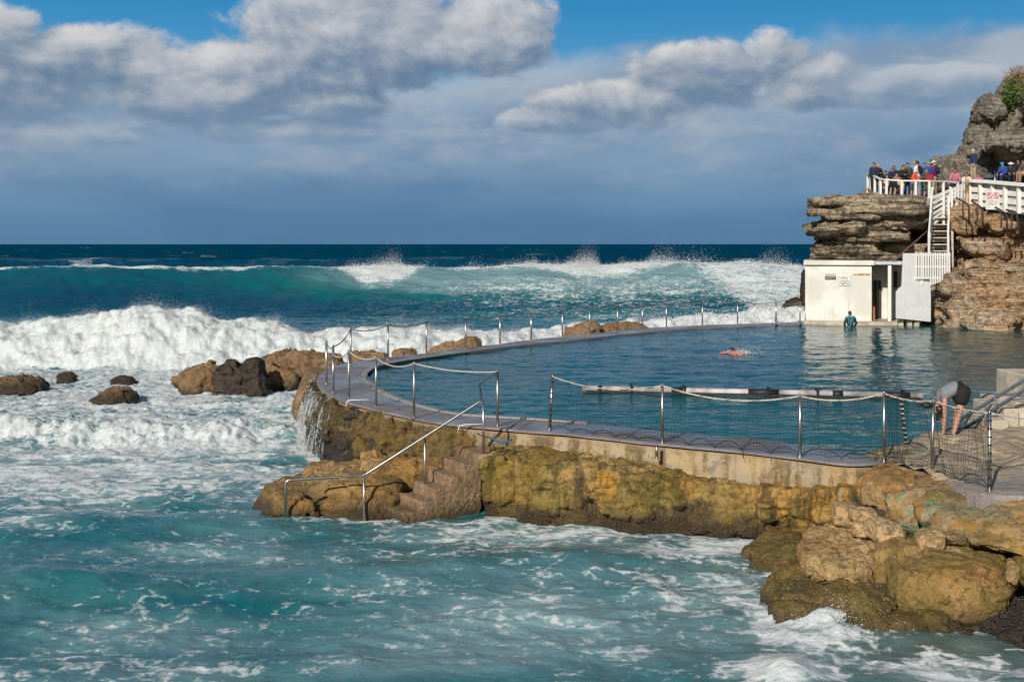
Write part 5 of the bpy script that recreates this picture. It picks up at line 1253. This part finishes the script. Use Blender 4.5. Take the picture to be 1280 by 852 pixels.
text_part('WARNING', .10, c+u_(0, .0, .16), M_ORG, sg, ext=.012, ax=ax_)
c = SW(X_(1055.8), -.02, Z_(351.2)); sg = thing('sign', 'square white sign reading pool length 30 metres on the shed', 'sign', c)
mb = MB(); mb.box(c, (.58, .03, .46), rot=ax_); mb.build('board', plain('sign_cream', (.78, .77, .73), .5), sg)
mb = MB()
for z_ in (-.215, .215): mb.box(c+u_(0, -.018, z_), (.56, .006, .010), rot=ax_)
for x_ in (-.275, .275): mb.box(c+u_(x_, -.018, 0), (.010, .006, .43), rot=ax_)
mb.build('border', M_INK, sg)
for t_, dz, w_ in (('POOL', .13, 1.0), ('LENGTH', .0, .95), ('30 METRES', -.13, .86)): text_part(t_, .125, c+u_(0, -.018, dz), M_INK, sg, wide=w_, ax=ax_)
# ------------------------------------------------------------------ plants on the headland
def leafy(mb, c, R, n, ln, wd, rg, up=.3, droop=False):
    for _ in range(n):
        d_ = rg.normal(size=3); d_ /= np.linalg.norm(d_); r_ = R*(rg.random()**.45)
        q = c+d_*r_; t_ = d_*.6+rg.normal(size=3)*.5+np.array([0, 0, up]); t_ /= np.linalg.norm(t_); s_ = np.cross(t_, rg.normal(size=3)); s_ /= np.linalg.norm(s_)
        mb.add([q, q+t_*ln*.5+s_*wd, q+t_*ln, q+t_*ln*.5-s_*wd], [(0, 1, 2, 3)])
m, h, b = mat_new('leaf_green'); oi = h.noise(h.pos(), 2.5, 3); setin(h, b, 'Base Color', h.mix(oi.sm(.3, .7), (.035, .075, .012), (.13, .20, .03))); b.inputs['Roughness'].default_value = .6; M_LEAF = m
m, h, b = mat_new('dry_grass'); oi = h.noise(h.pos(), 3, 3); setin(h, b, 'Base Color', h.mix(oi.sm(.3, .7), (.22, .14, .06), (.36, .25, .12))); b.inputs['Roughness'].default_value = .8; M_DRY = m
rg = np.random.default_rng(3)
def plant(lab, name, cat, px, py, d, R, mat, n, ln, wd, base=None):
    c = Q(px, py, d); root = thing(name, lab, cat, c-(0, 0, R[2]*.9)); mb = MB(); rr = np.array(R)
    for k in range(5): cc = c+rg.normal(size=3)*rr*.42; leafy(mb, cc, rr*.75, n//5, ln, wd, rg)
    mb.build('foliage', mat, root); mb = MB()
    for k in range(5): e = c+rg.normal(size=3)*rr*.5; mb.tube([c-(0, -.2, R[2]*.8), (c+e)/2-(0, 0, .05), e], [.05, .03, .012], 6)
    mb.build('stem', plain('twig', (.12, .08, .05), .9), root)
plant('green bush hanging on the cliff face near its top', 'bush', 'bush', 1266, 118, 65.4, (.42, .5, .85), M_LEAF, 900, .16, .05)
plant('tuft of dry orange brown grass crowning the cliff', 'dry_grass_tuft', 'grass tuft', 1271, 96, 65.8, (.50, .5, .50), M_DRY, 700, .32, .015)
plant('straw coloured dry bush below the leftmost posts of the lookout railing', 'dry_bush', 'bush', 1085.5, 245, 62.2, (.35, .4, .38), M_DRY, 700, .16, .02)
# ------------------------------------------------------------------ people
def cloth(n, c, r=.85): return plain('cloth_'+n, c, r, 0, .15, 6, .3, 60)
SKIN = plain('skin', (.45, .24, .155), .5, 0, .06, 12); SKIN2 = plain('skin_tan', (.34, .17, .10), .5, 0, .06, 12)
HAIRS = dict(dark=plain('dark_hair', (.012, .010, .009), .5), brown=plain('brown_hair', (.07, .035, .018), .55), blond=plain('fair_hair', (.36, .24, .12), .6), grey=plain('grey_hair', (.42, .40, .38), .6))
def basis(yaw, loc, s=1.0):
    c, s_ = math.cos(yaw), math.sin(yaw); R = np.array([[c, -s_, 0], [s_, c, 0], [0, 0, 1]])*s; loc = np.array(loc, float)
    return lambda v: R@np.array(v, float)+loc
def pose(kind, rg=None):
    """joints in metres: +y forward, +x right, z up"""
    J = dict(pel=(0, 0, .93), wai=(0, 0, 1.10), che=(0, .01, 1.30), nec=(0, -.01, 1.47), hed=(0, .03, 1.60))
    for s, n in ((-1, 'L'), (1, 'R')):
        J['hip'+n] = (s*.095, 0, .90); J['kne'+n] = (s*.105, .02, .49); J['ank'+n] = (s*.11, -.02, .085); J['toe'+n] = (s*.13, .15, .035)
        J['sho'+n] = (s*.175, 0, 1.41); J['elb'+n] = (s*.235, -.03, 1.14); J['wri'+n] = (s*.22, .10, .92); J['han'+n] = (s*.21, .15, .84)
    def upd(**k): J.update(k)
    if kind == 'lean':     # forearms on the rail
        upd(wai=(0, .02, 1.09), che=(0, .10, 1.27), nec=(0, .20, 1.41), hed=(0, .28, 1.52))
        for s, n in ((-1, 'L'), (1, 'R')): upd(**{'sho'+n: (s*.175, .17, 1.36), 'elb'+n: (s*.22, .34, 1.12), 'wri'+n: (s*.10, .52, 1.10), 'han'+n: (s*.05, .60, 1.10)})
    if kind == 'fold':
        for s, n in ((-1, 'L'), (1, 'R')): upd(**{'elb'+n: (s*.25, .02, 1.16), 'wri'+n: (s*.05, .22, 1.20), 'han'+n: (-s*.04, .22, 1.21)})
    if kind == 'reach':
        upd(elbR=(.27, .15, 1.20), wriR=(.22, .38, 1.25), hanR=(.20, .46, 1.28))
    if kind == 'sit':
        dz = -.45
        for k_ in ('pel', 'wai', 'che', 'nec', 'hed'): J[k_] = (J[k_][0], J[k_][1]-.02, J[k_][2]+dz)
        upd(che=(0, .05, .84), nec=(0, .09, 1.0), hed=(0, .13, 1.12))
        for s, n in ((-1, 'L'), (1, 'R')):
            upd(**{'hip'+n: (s*.10, 0, .46), 'kne'+n: (s*.13, .43, .50), 'ank'+n: (s*.12, .45, .085), 'toe'+n: (s*.13, .60, .035),
                   'sho'+n: (s*.175, .07, .95), 'elb'+n: (s*.23, .14, .68), 'wri'+n: (s*.14, .36, .60), 'han'+n: (s*.12, .43, .58)})
    if kind == 'wade':
        upd(nec=(0, .03, 1.47), hed=(0, .08, 1.59))
        for s, n in ((-1, 'L'), (1, 'R')): upd(**{'elb'+n: (s*.27, .0, 1.15), 'wri'+n: (s*.20, .14, .93), 'han'+n: (s*.15, .19, .88)})
    return J
def hand_prims(mb, w, hnd, T, r=1.0, fingers=True):
    w = T(w); hnd = T(hnd); d = hnd-w; L = np.linalg.norm(d)+1e-6; d /= L
    side = np.cross(d, (0, 0, 1.0)); 
    if np.linalg.norm(side) < .2: side = np.cross(d, (0, 1.0, 0))
    side /= np.linalg.norm(side); nn_ = np.cross(side, d)
    palm = w+d*.085
    mb.capsule(w, w+d*.03, .026*r, .028*r, 8); mb.capsule(w+d*.03-side*.015, palm-side*.018, .020*r, .019*r, 8); mb.capsule(w+d*.03+side*.015, palm+side*.018, .020*r, .019*r, 8)
    if fingers:
        for k, fl in enumerate((.062, .075, .070, .055)):
            b0 = palm+side*(-.030+.020*k); m0 = b0+d*fl*.55+nn_*.004; e0 = m0+d*fl*.42-nn_*.016
            mb.capsule(b0, m0, .0092*r, .0085*r, 6); mb.capsule(m0, e0, .0085*r, .007*r, 6)
        t0 = w+d*.035-side*.025; t1 = t0+d*.035-side*.028; t2 = t1+d*.030-side*.004; mb.capsule(t0, t1, .013*r, .010*r, 6); mb.capsule(t1, t2, .010*r, .008*r, 6)
def head_prims(mb, J, T, s=1.0, face=True):
    h_, n_ = np.array(J['hed']), np.array(J['nec']); up = h_-n_; up /= np.linalg.norm(up); f = np.array([0, 1.0, 0]); f = f-up*(f@up); f /= np.linalg.norm(f)+1e-9; r_ = np.cross(f, up)
    o = T((0, 0, 0)); ax = np.array([T(r_)-o, T(f)-o, T(up)-o]); ax = ax/np.linalg.norm(ax, axis=1)[:, None]; c = T(h_)
    mb.ball(c, (.073*s, .090*s, .108*s), 14, 10, ax); mb.ball(c+ax[1]*.018*s-ax[2]*.055*s, (.055*s, .065*s, .062*s), 12, 8, ax)
    if face:
        mb.capsule(c+ax[1]*.088*s+ax[2]*.005, c+ax[1]*.104*s-ax[2]*.028*s, .009*s, .014*s, 6)
        for k in (-1, 1): mb.ball(c+ax[0]*k*.074*s-ax[2]*.012*s, (.012*s, .022*s, .033*s), 8, 6, ax)
        mb.capsule(c+ax[1]*.077*s-ax[2]*.055*s-ax[0]*.02*s, c+ax[1]*.077*s-ax[2]*.055*s+ax[0]*.02*s, .010*s, .010*s, 6)
    return c, ax
def torso_prims(mb, J, T, k=1.0, low=True):
    g = lambda a: T(J[a])
    for n in 'LR':
        s = T(J['sho'+n]); hi_ = T(J['hip'+n]); che = g('che'); wai = g('wai'); inn = s+(che-s)*.35
        mb.capsule(inn, wai+(hi_-wai)*.30, .095*k, .088*k, 12)
        mb.capsule(s+(che-s)*.10, g('nec')+(s-g('nec'))*.3, .062*k, .055*k, 10)
        if low: mb.capsule(wai+(hi_-wai)*.3, hi_+(g('pel')-hi_)*.2, .088*k, .100*k, 12)
    mb.capsule(g('che'), g('wai'), .105*k, .095*k, 12)
    if low: mb.capsule(g('wai'), g('pel'), .095*k, .105*k, 12)
def limb(mb, T, pts, rad, n=10):
    for a, b, r0, r1 in zip(pts[:-1], pts[1:], rad[:-1], rad[1:]): mb.capsule(T(a), T(b), r0, r1, n)
def mk(mb, vox, name, mat, root, sm=2):
    me = remesh(mb, vox, sm); V, _ = get_vn(me); set_v(me, V-np.array(root['_o'])); me.name = name; return link(name, me, mat, root)
def lerp(a, b, t): a, b = np.array(a, float), np.array(b, float); return a+(b-a)*t
def person(label, loc, yaw, kind='stand', skin=None, hair='dark', top=None, sleeve='long', bottom=None, leg='long', hat=None, shoes=None, height=1.0, vox=.024, group='people on the lookout', J=None, fingers=False, skirt=False, pack=None, longhair=False, hood=None, bag=None):
    skin = skin or SKIN; J = J or pose(kind); T = basis(yaw, loc, height); k = height
    root = thing('person', label, 'person', loc, group); body = MB()
    torso_prims(body, J, T, k); body.capsule(T(J['nec']), T(lerp(J['nec'], J['hed'], .6)), .052*k, .050*k, 10); c, ax = head_prims(body, J, T, k)
    for n in 'LR':
        limb(body, T, [J['sho'+n], J['elb'+n], J['wri'+n]], [.050*k, .040*k, .027*k]); hand_prims(body, J['wri'+n], J['han'+n], T, 1.0 if fingers else 1.25, True)
        kn, an = np.array(J['kne'+n]), np.array(J['ank'+n]); calf = lerp(kn, an, .33)
        limb(body, T, [J['hip'+n], kn, calf, an], [.088*k, .056*k, .056*k, .036*k]); limb(body, T, [an-np.array([0, .03, .03]), J['toe'+n]], [.036*k, .030*k])
    mk(body, vox, 'body', skin, root)
    if hair:
        mb = MB(); up = ax[2]; mb.ball(c+ax[1]*-.016*k+up*.026*k, (.083*k, .092*k, .098*k), 12, 9, ax)
        if longhair: mb.capsule(c-ax[1]*.05*k, c-ax[1]*.075*k-np.array([0, 0, .20*k]), .070*k, .045*k, 10)
        else: mb.ball(c-ax[1]*.035*k-up*.02*k, (.074*k, .072*k, .075*k), 10, 7, ax)
        mk(mb, max(vox*.7, .008), 'hair', HAIRS[hair], root, 1)
    mb = MB()
    for s in (-1, 1): mb.ball(c+ax[1]*.084*k+ax[0]*s*.030*k+ax[2]*.008*k, (.011*k,)*3, 8, 6)
    mb.build('eyes', plain('eye', (.02, .015, .01), .2), root, smooth=True)
    if top is not None:
        mb = MB(); torso_prims(mb, J, T, k*1.13, True)
        e = {'long': 1.0, 'short': .0, 'none': None}[sleeve]
        for n in 'LR':
            if e == 1.0: limb(mb, T, [J['sho'+n], J['elb'+n], lerp(J['elb'+n], J['wri'+n], .92)], [.066*k, .056*k, .043*k])
            elif e == 0.0: limb(mb, T, [J['sho'+n], lerp(J['sho'+n], J['elb'+n], .55)], [.064*k, .060*k])
        if hood: mb.capsule(c-ax[1]*.05*k, T(J['nec'])-ax[1]*.05*k, .085*k, .09*k)
        mk(mb, vox, 'jacket' if sleeve == 'long' else 'shirt', top, root)
    if bottom is not None:
        mb = MB(); 
        for n in 'LR':
            hp, kn, an = J['hip'+n], J['kne'+n], J['ank'+n]
            mb.capsule(T(J['pel']), T(hp), .122*k, .118*k, 12)
            if skirt: mb.capsule(T(hp), T(lerp(hp, kn, .75)), .125*k, .14*k); mb.capsule(T(lerp(J['pel'], J['wai'], .2)), T(lerp(lerp(J['hipL'], J['hipR'], .5), lerp(J['kneL'], J['kneR'], .5), .7)), .11*k, .15*k)
            elif leg == 'long': limb(mb, T, [hp, kn, lerp(kn, an, .95)], [.106*k, .076*k, .058*k])
            else: limb(mb, T, [hp, lerp(hp, kn, .72)], [.110*k, .094*k])
        mk(mb, vox, 'skirt' if skirt else ('trousers' if leg == 'long' else 'shorts'), bottom, root)
    for n in 'LR':
        if shoes is not None: mb = MB(); an = np.array(J['ank'+n]); limb(mb, T, [an-np.array([0, .04, .035]), np.array(J['toe'+n])+np.array([0, .01, 0])], [.052*k, .042*k]); mk(mb, max(vox*.7, .01), 'shoe', shoes, root, 1)
    if hat:
        mat, kd = hat; mb = MB(); q = c+ax[2]*.045*k; mb.ball(q, (.095*k, .108*k, .085*k), 14, 8, ax)
        if kd == 'brim':
            ring = [q+ax[0]*math.cos(a)*.17*k+ax[1]*math.sin(a)*.18*k-ax[2]*.02*k for a in np.linspace(0, 2*math.pi, 17)[:-1]]; mb.prism(ring, ax[2]*.018*k)
        else:
            ring = [q+ax[0]*math.cos(a)*.075*k+ax[1]*(.07+math.sin(a)*.10)*k-ax[2]*.01*k for a in np.linspace(0, math.pi, 9)]; mb.prism(ring, ax[2]*.012*k)
        mb.build('hat', mat, root, smooth=False)
    if pack is not None:
        mb = MB(); q = T(lerp(J['che'], J['wai'], .3)); b_ = -ax[1]; mb.ball(q+b_*.16*k, (.15*k, .09*k, .22*k), 12, 8, ax); mb.build('backpack', pack, root, smooth=True)
    return root
C = {n: cloth(n, c) for n, c in dict(navy=(.012,.018,.04), black=(.010,.010,.012), coral=(.75,.09,.07), purple=(.10,.015,.14), blue=(.02,.07,.33), sky=(.12,.28,.55), white=(.66,.65,.64), khaki=(.36,.29,.20), olive=(.05,.055,.03), pink=(.45,.16,.22),
     grey=(.25,.25,.27), green=(.03,.07,.035), denim=(.04,.07,.14), teal=(.01,.20,.21), beige=(.50,.42,.32), red=(.30,.02,.04), cyan=(.04,.30,.45), mid=(.08,.09,.11), darkblue=(.012,.03,.09)).items()}
FL1 = FZ+.10; FL2 = FZ+.42
def on(px, d, z): return np.array([(px-640)*d/F, d, z])
def H_(py, d, z): return (CH-(py-305)*d/F-z)/1.71      # scale so that the top of the head is at row py
OUTY = math.pi          # facing out to sea / camera
def crowd(label, px, py, d, z, yaw, kind, **k):
    s = min(1.12, max(.45, H_(py, d, z)/(1.0 if kind != 'sit' else .72))); return person(label, on(px, d, z), yaw, kind, height=s, **k)
SH = C['black']
crowd('man in dark navy jacket at the seaward end of the lookout railing', 1092.5, 203.5, 62.8, FL1+.35, 2.6, 'stand', top=C['navy'], bottom=C['black'], shoes=SH)
crowd('fair haired woman in a dark coat just behind the man in the navy jacket', 1097.8, 205, 63.2, FL1+.3, 3.4, 'fold', hair='blond', longhair=True, top=C['black'], bottom=C['mid'], shoes=SH)
crowd('dark haired child in black with both hands on the railing', 1105.5, 212, 61.6, FL1, 3.1, 'lean', top=C['black'], bottom=C['navy'], leg='short', shoes=SH)
crowd('pale haired small child in grey looking through the railing', 1102, 220.5, 61.5, FL1, 3.2, 'stand', hair='brown', top=C['grey'], bottom=C['denim'], shoes=SH)
crowd('small child in light shirt standing close to the railing beside a post', 1108.6, 219.5, 61.2, FL1, 2.9, 'stand', hair='blond', top=C['white'], sleeve='short', bottom=C['denim'], leg='short', shoes=SH)
crowd('brown haired person in a navy top bending towards the children', 1112, 208.5, 62.6, FL1+.2, 3.5, 'lean', hair='brown', top=C['darkblue'], bottom=C['black'], shoes=SH)
crowd('person with black hair and black hooded top behind the child in pink', 1117.5, 207.5, 63.4, FL1+.2, 3.0, 'stand', top=C['black'], bottom=C['navy'], shoes=SH, hood=True)
crowd('girl in a pink top and dark shorts sitting behind the railing', 1119.5, 216.5, 61.6, FL1+.25, 3.3, 'sit', hair='brown', top=C['pink'], sleeve='short', bottom=C['navy'], leg='short', shoes=SH)
crowd('child in teal shorts and dark top crouched behind the railing', 1116.5, 221.5, 61.0, FL1+.1, 2.8, 'sit', top=C['black'], bottom=C['teal'], leg='short', shoes=SH)
crowd('woman all in black with long black hair in the middle of the crowd', 1129, 206.5, 62.4, FL1+.1, 3.3, 'fold', top=C['black'], bottom=C['black'], longhair=True, shoes=SH)
crowd('small pale child held against the woman all in black', 1125.5, 221, 61.4, FL1, 2.9, 'stand', hair='brown', top=C['beige'], bottom=C['red'], shoes=SH)
crowd('man with dark hair in an olive jacket behind the coral hooded person', 1134.4, 203.5, 63.4, FL1+.2, 3.0, 'stand', top=C['olive'], bottom=C['black'], shoes=SH)
crowd('person in a bright coral hooded jacket and denim bottoms', 1140.3, 213, 61.3, FL1, 3.7, 'lean', hair=None, top=C['coral'], bottom=C['denim'], leg='short', hood=True, shoes=SH, hat=(C['coral'], 'cap'))
crowd('fair haired woman in a light blue top at the back of the crowd', 1142.5, 201.5, 64.2, FL2, 3.3, 'stand', hair='blond', top=C['sky'], bottom=C['denim'], shoes=SH)
crowd('man in a pale grey shirt wearing a black backpack', 1147, 200.5, 63.4, FL2-.1, .6, 'stand', top=C['white'], bottom=C['grey'], shoes=SH, pack=C['black'])
crowd('person in a blue jacket with dark hair at the right of the backpack', 1156, 203.5, 64.0, FL2, 2.9, 'stand', top=C['blue'], bottom=C['navy'], shoes=SH)
crowd('person in a blue coat with a pale grey hood up', 1161.3, 202.5, 63.5, FL2, 3.3, 'stand', hair='grey', top=C['blue'], bottom=C['denim'], shoes=SH, hat=(C['grey'], 'cap'))
crowd('brown haired woman in an olive coat and long green skirt at the railing', 1158, 210.5, 61.4, FL1, 3.1, 'fold', hair='brown', top=C['olive'], bottom=C['green'], skirt=True, shoes=SH)
crowd('woman in a purple jacket, khaki trousers and a white brimmed hat', 1168.2, 200, 62.5, FL1+.15, .9, 'stand', hair='grey', top=C['purple'], bottom=C['khaki'], shoes=SH, hat=(C['white'], 'brim'), pack=C['navy'])
crowd('tan haired woman in a red and white top sitting against the rock', 1193.5, 209.5, 62.0, FZ+.35, 2.9, 'sit', hair='brown', longhair=True, top=C['pink'], bottom=C['navy'], shoes=SH, skin=SKIN2)
crowd('person in a white shirt sitting at the feet of the standing man in dark blue', 1208.5, 216.0, 62.0, FZ+.28, 2.6, 'sit', top=C['white'], bottom=C['black'], shoes=SH)
crowd('tall grey haired man in dark blue jacket and khaki trousers standing before the cave', 1216.8, 186.5, 61.5, FZ+1.0, 1.9, 'stand', hair='grey', top=C['darkblue'], bottom=C['khaki'], shoes=SH)
crowd('child in pink beside the legs of the standing man in dark blue', 1222.5, 217, 61.0, FZ+.35, 3.0, 'sit', hair='brown', top=C['pink'], bottom=C['pink'], shoes=SH)
crowd('child in a blue jacket and bright blue cap sitting on the barrier capping', 1254.5, 203, 58.8, FZ+.72, 2.2, 'sit', top=C['blue'], bottom=C['darkblue'], shoes=SH, hat=(C['cyan'], 'cap'))
crowd('person in navy with a child in a white hat, next to the bright blue cap', 1263, 203, 59.4, FZ+.80, 2.9, 'sit', hair='grey', top=C['navy'], bottom=C['navy'], shoes=SH, hat=(C['white'], 'brim'))
crowd('dark haired man in black on the rocks behind the bare legged man', 1273.5, 199.5, 60.5, FZ+.95, 2.5, 'sit', top=C['black'], bottom=C['mid'], leg='short', skin=SKIN2)
crowd('bare legged man in beige shorts sitting on the barrier at the right edge', 1281, 199.5, 58.2, FZ+.82, 2.0, 'sit', top=C['mid'], sleeve='short', bottom=C['beige'], leg='short', skin=SKIN2)
mb = MB(); c = Q(1162, 222.5, 61.0); mb.box(c, (.42, .2, .32), bev=.06); mb.tube([c+(-.12, 0, .15), c+(0, 0, .30), c+(.12, 0, .15)], .015, 6); tag(mb.build('bag', C['red'], None, c-(0, 0, .16)), 'dark red bag hanging behind the railing beside the olive coat', 'bag')
mb = MB(); a = Q(1243.5, 213, 60.5); mb.tube([a, a-(0, 0, 1.3)], .03, 8); tag(mb.build('metal_stake', M_STEEL, None, a-(0, 0, 1.3), True), 'thin grey metal stake standing in the shade before the cave', 'stake')
mb = MB(); a = Q(1236, 221, 60.5); mb.ball(a, (.3, .2, .14), 10, 7); mb.ball(a+(.02, -.1, .12), (.09, .09, .08), 8, 6); tag(mb.build('bundle', C['mid'], None, a-(0, 0, .14), True), 'dark bundle of belongings lying beside the thin grey stake', 'bundle')
# wading person at the shed, back to the camera
q = P(1063, 408.5, -.045); J = pose('wade')
root = person('person in dark wetsuit with teal shoulders wading before the shed', (q[0], q[1], -.045-.98), 0.0, J=J, top=cloth('wetsuit', (.008, .045, .055), .4), bottom=C['black'], group=None, hair='dark', vox=.018)
T = basis(0.0, (q[0], q[1], -1.025)); mb = MB()
for s in (-1, 1): mb.capsule(T((s*.05, -.02, 1.44)), T((s*.17, -.01, 1.42)), .060, .062); mb.capsule(T((s*.09, -.10, 1.38)), T((s*.12, -.09, 1.10)), .02, .018)
mk(mb, .014, 'yoke', cloth('teal_yoke', (.01, .30, .30), .45), root); mb = MB(); mb.capsule(T((0, -.105, 1.30)), T((0, -.095, 1.08)), .055, .05); mk(mb, .014, 'back_panel', cloth('grey_blue', (.10, .14, .25), .5), root)
# swimmer
q = P(921, 441.5, -.045); T = basis(1.5, (q[0], q[1], -.045)); root = thing('person', 'swimmer in a dark blue cap with one red shoulder out of the pool water', 'person', q)
mb = MB(); mb.ball(T((0, .16, .10)), (.08, .095, .10), 12, 9); mb.capsule(T((0, .10, -.02)), T((0, -.3, -.12)), .12, .11); mb.capsule(T((-.13, .05, -.02)), T((.13, .05, .03)), .08, .08); mb.capsule(T((0, -.3, -.14)), T((0, -.8, -.2)), .11, .10)
mb.capsule(T((.16, .05, .06)), T((.30, .25, .02)), .055, .042); mb.capsule(T((.30, .25, .02)), T((.30, .50, -.03)), .040, .028); mb.capsule(T((-.17, .02, .02)), T((-.25, -.2, -.08)), .05, .04)
for s in (-1, 1): mb.capsule(T((s*.1, -.8, -.2)), T((s*.12, -1.55, -.25)), .07, .045)
hand_prims(mb, (.30, .50, -.03), (.30, .58, -.05), T); mk(mb, .016, 'body', plain('sunburnt_skin', (.55, .18, .12), .4), root)
mb = MB(); mb.ball(T((0, .15, .125)), (.088, .10, .098), 12, 9); mk(mb, .012, 'swim_cap', plain('navy_cap', (.012, .015, .09), .3), root)
rgp = np.random.default_rng(9); Cw = q+np.stack([rgp.normal(.15, .25, 260), rgp.normal(0, .2, 260), np.abs(rgp.normal(0, .08, 260))], 1); droplets(Cw, rgp.uniform(.006, .02, 260), 'splash', M_SPRAY, 'little splash thrown up by the swimmer')
# person bending down at the pool edge, near right
ft = P(1191, 545, .03); z0_ = ft[2]
J = {}
def bx(px, py, off): q = Q(px, py, ft[1]); return (off, -(q[0]-ft[0]), q[2]-z0_)     # local +y is towards the left of the picture
J['pel'] = bx(1203, 485, 0); J['wai'] = bx(1193, 483, 0); J['che'] = bx(1182, 489, 0); J['nec'] = bx(1176, 499, 0); J['hed'] = bx(1173, 511, 0)
for s, n, dx in ((-1, 'L', 0), (1, 'R', 6)):
    J['hip'+n] = bx(1201+dx*.4, 489, s*.095); J['kne'+n] = bx(1196+dx*.5, 518, s*.10); J['ank'+n] = bx(1189+dx, 541.5, s*.11); J['toe'+n] = (s*.12, J['ank'+n][1]+.15, .035)
    J['sho'+n] = bx(1177+dx*.2, 495, s*.16); J['elb'+n] = bx(1177+dx*.8, 518, s*.18); J['wri'+n] = bx(1176+dx*1.2, 538, s*.15); J['han'+n] = bx(1175+dx*1.2, 543, s*.14)
root = person('person in grey top and black shorts bent double at the pool edge', (ft[0], ft[1], z0_), math.pi/2, J=J, hair=None, top=cloth('grey_top', (.20, .21, .24)), sleeve='none', bottom=None,
              shoes=cloth('dark_sandal', (.02, .03, .07)), group=None, vox=.009, fingers=True, skin=plain('skin_warm', (.52, .26, .18), .5, 0, .06, 12))
T = basis(math.pi/2, (ft[0], ft[1], z0_)); hd = T(J['hed']); mb = MB(); mb.ball(hd+(.012, 0, -.0), (.098, .088, .108), 12, 9); mb.capsule(hd+(0, 0, -.05), hd+(-.02, 0, -.20), .07, .03); mk(mb, .012, 'hair', HAIRS['dark'], root)
mb = MB()
for s in (-1, 1):
    hp = lerp(J['hip'+('L' if s < 0 else 'R')], J['pel'], .1); kn = J['kne'+('L' if s < 0 else 'R')]
    mb.capsule(T(hp), T(lerp(hp, kn, .30)), .155, .145, 14); mb.capsule(T(lerp(J['pel'], J['wai'], .45)), T(hp), .13, .15, 14)
mk(mb, .012, 'shorts', C['black'], root)
for o in list(bpy.data.objects):
    if '_o' in o: del o['_o']
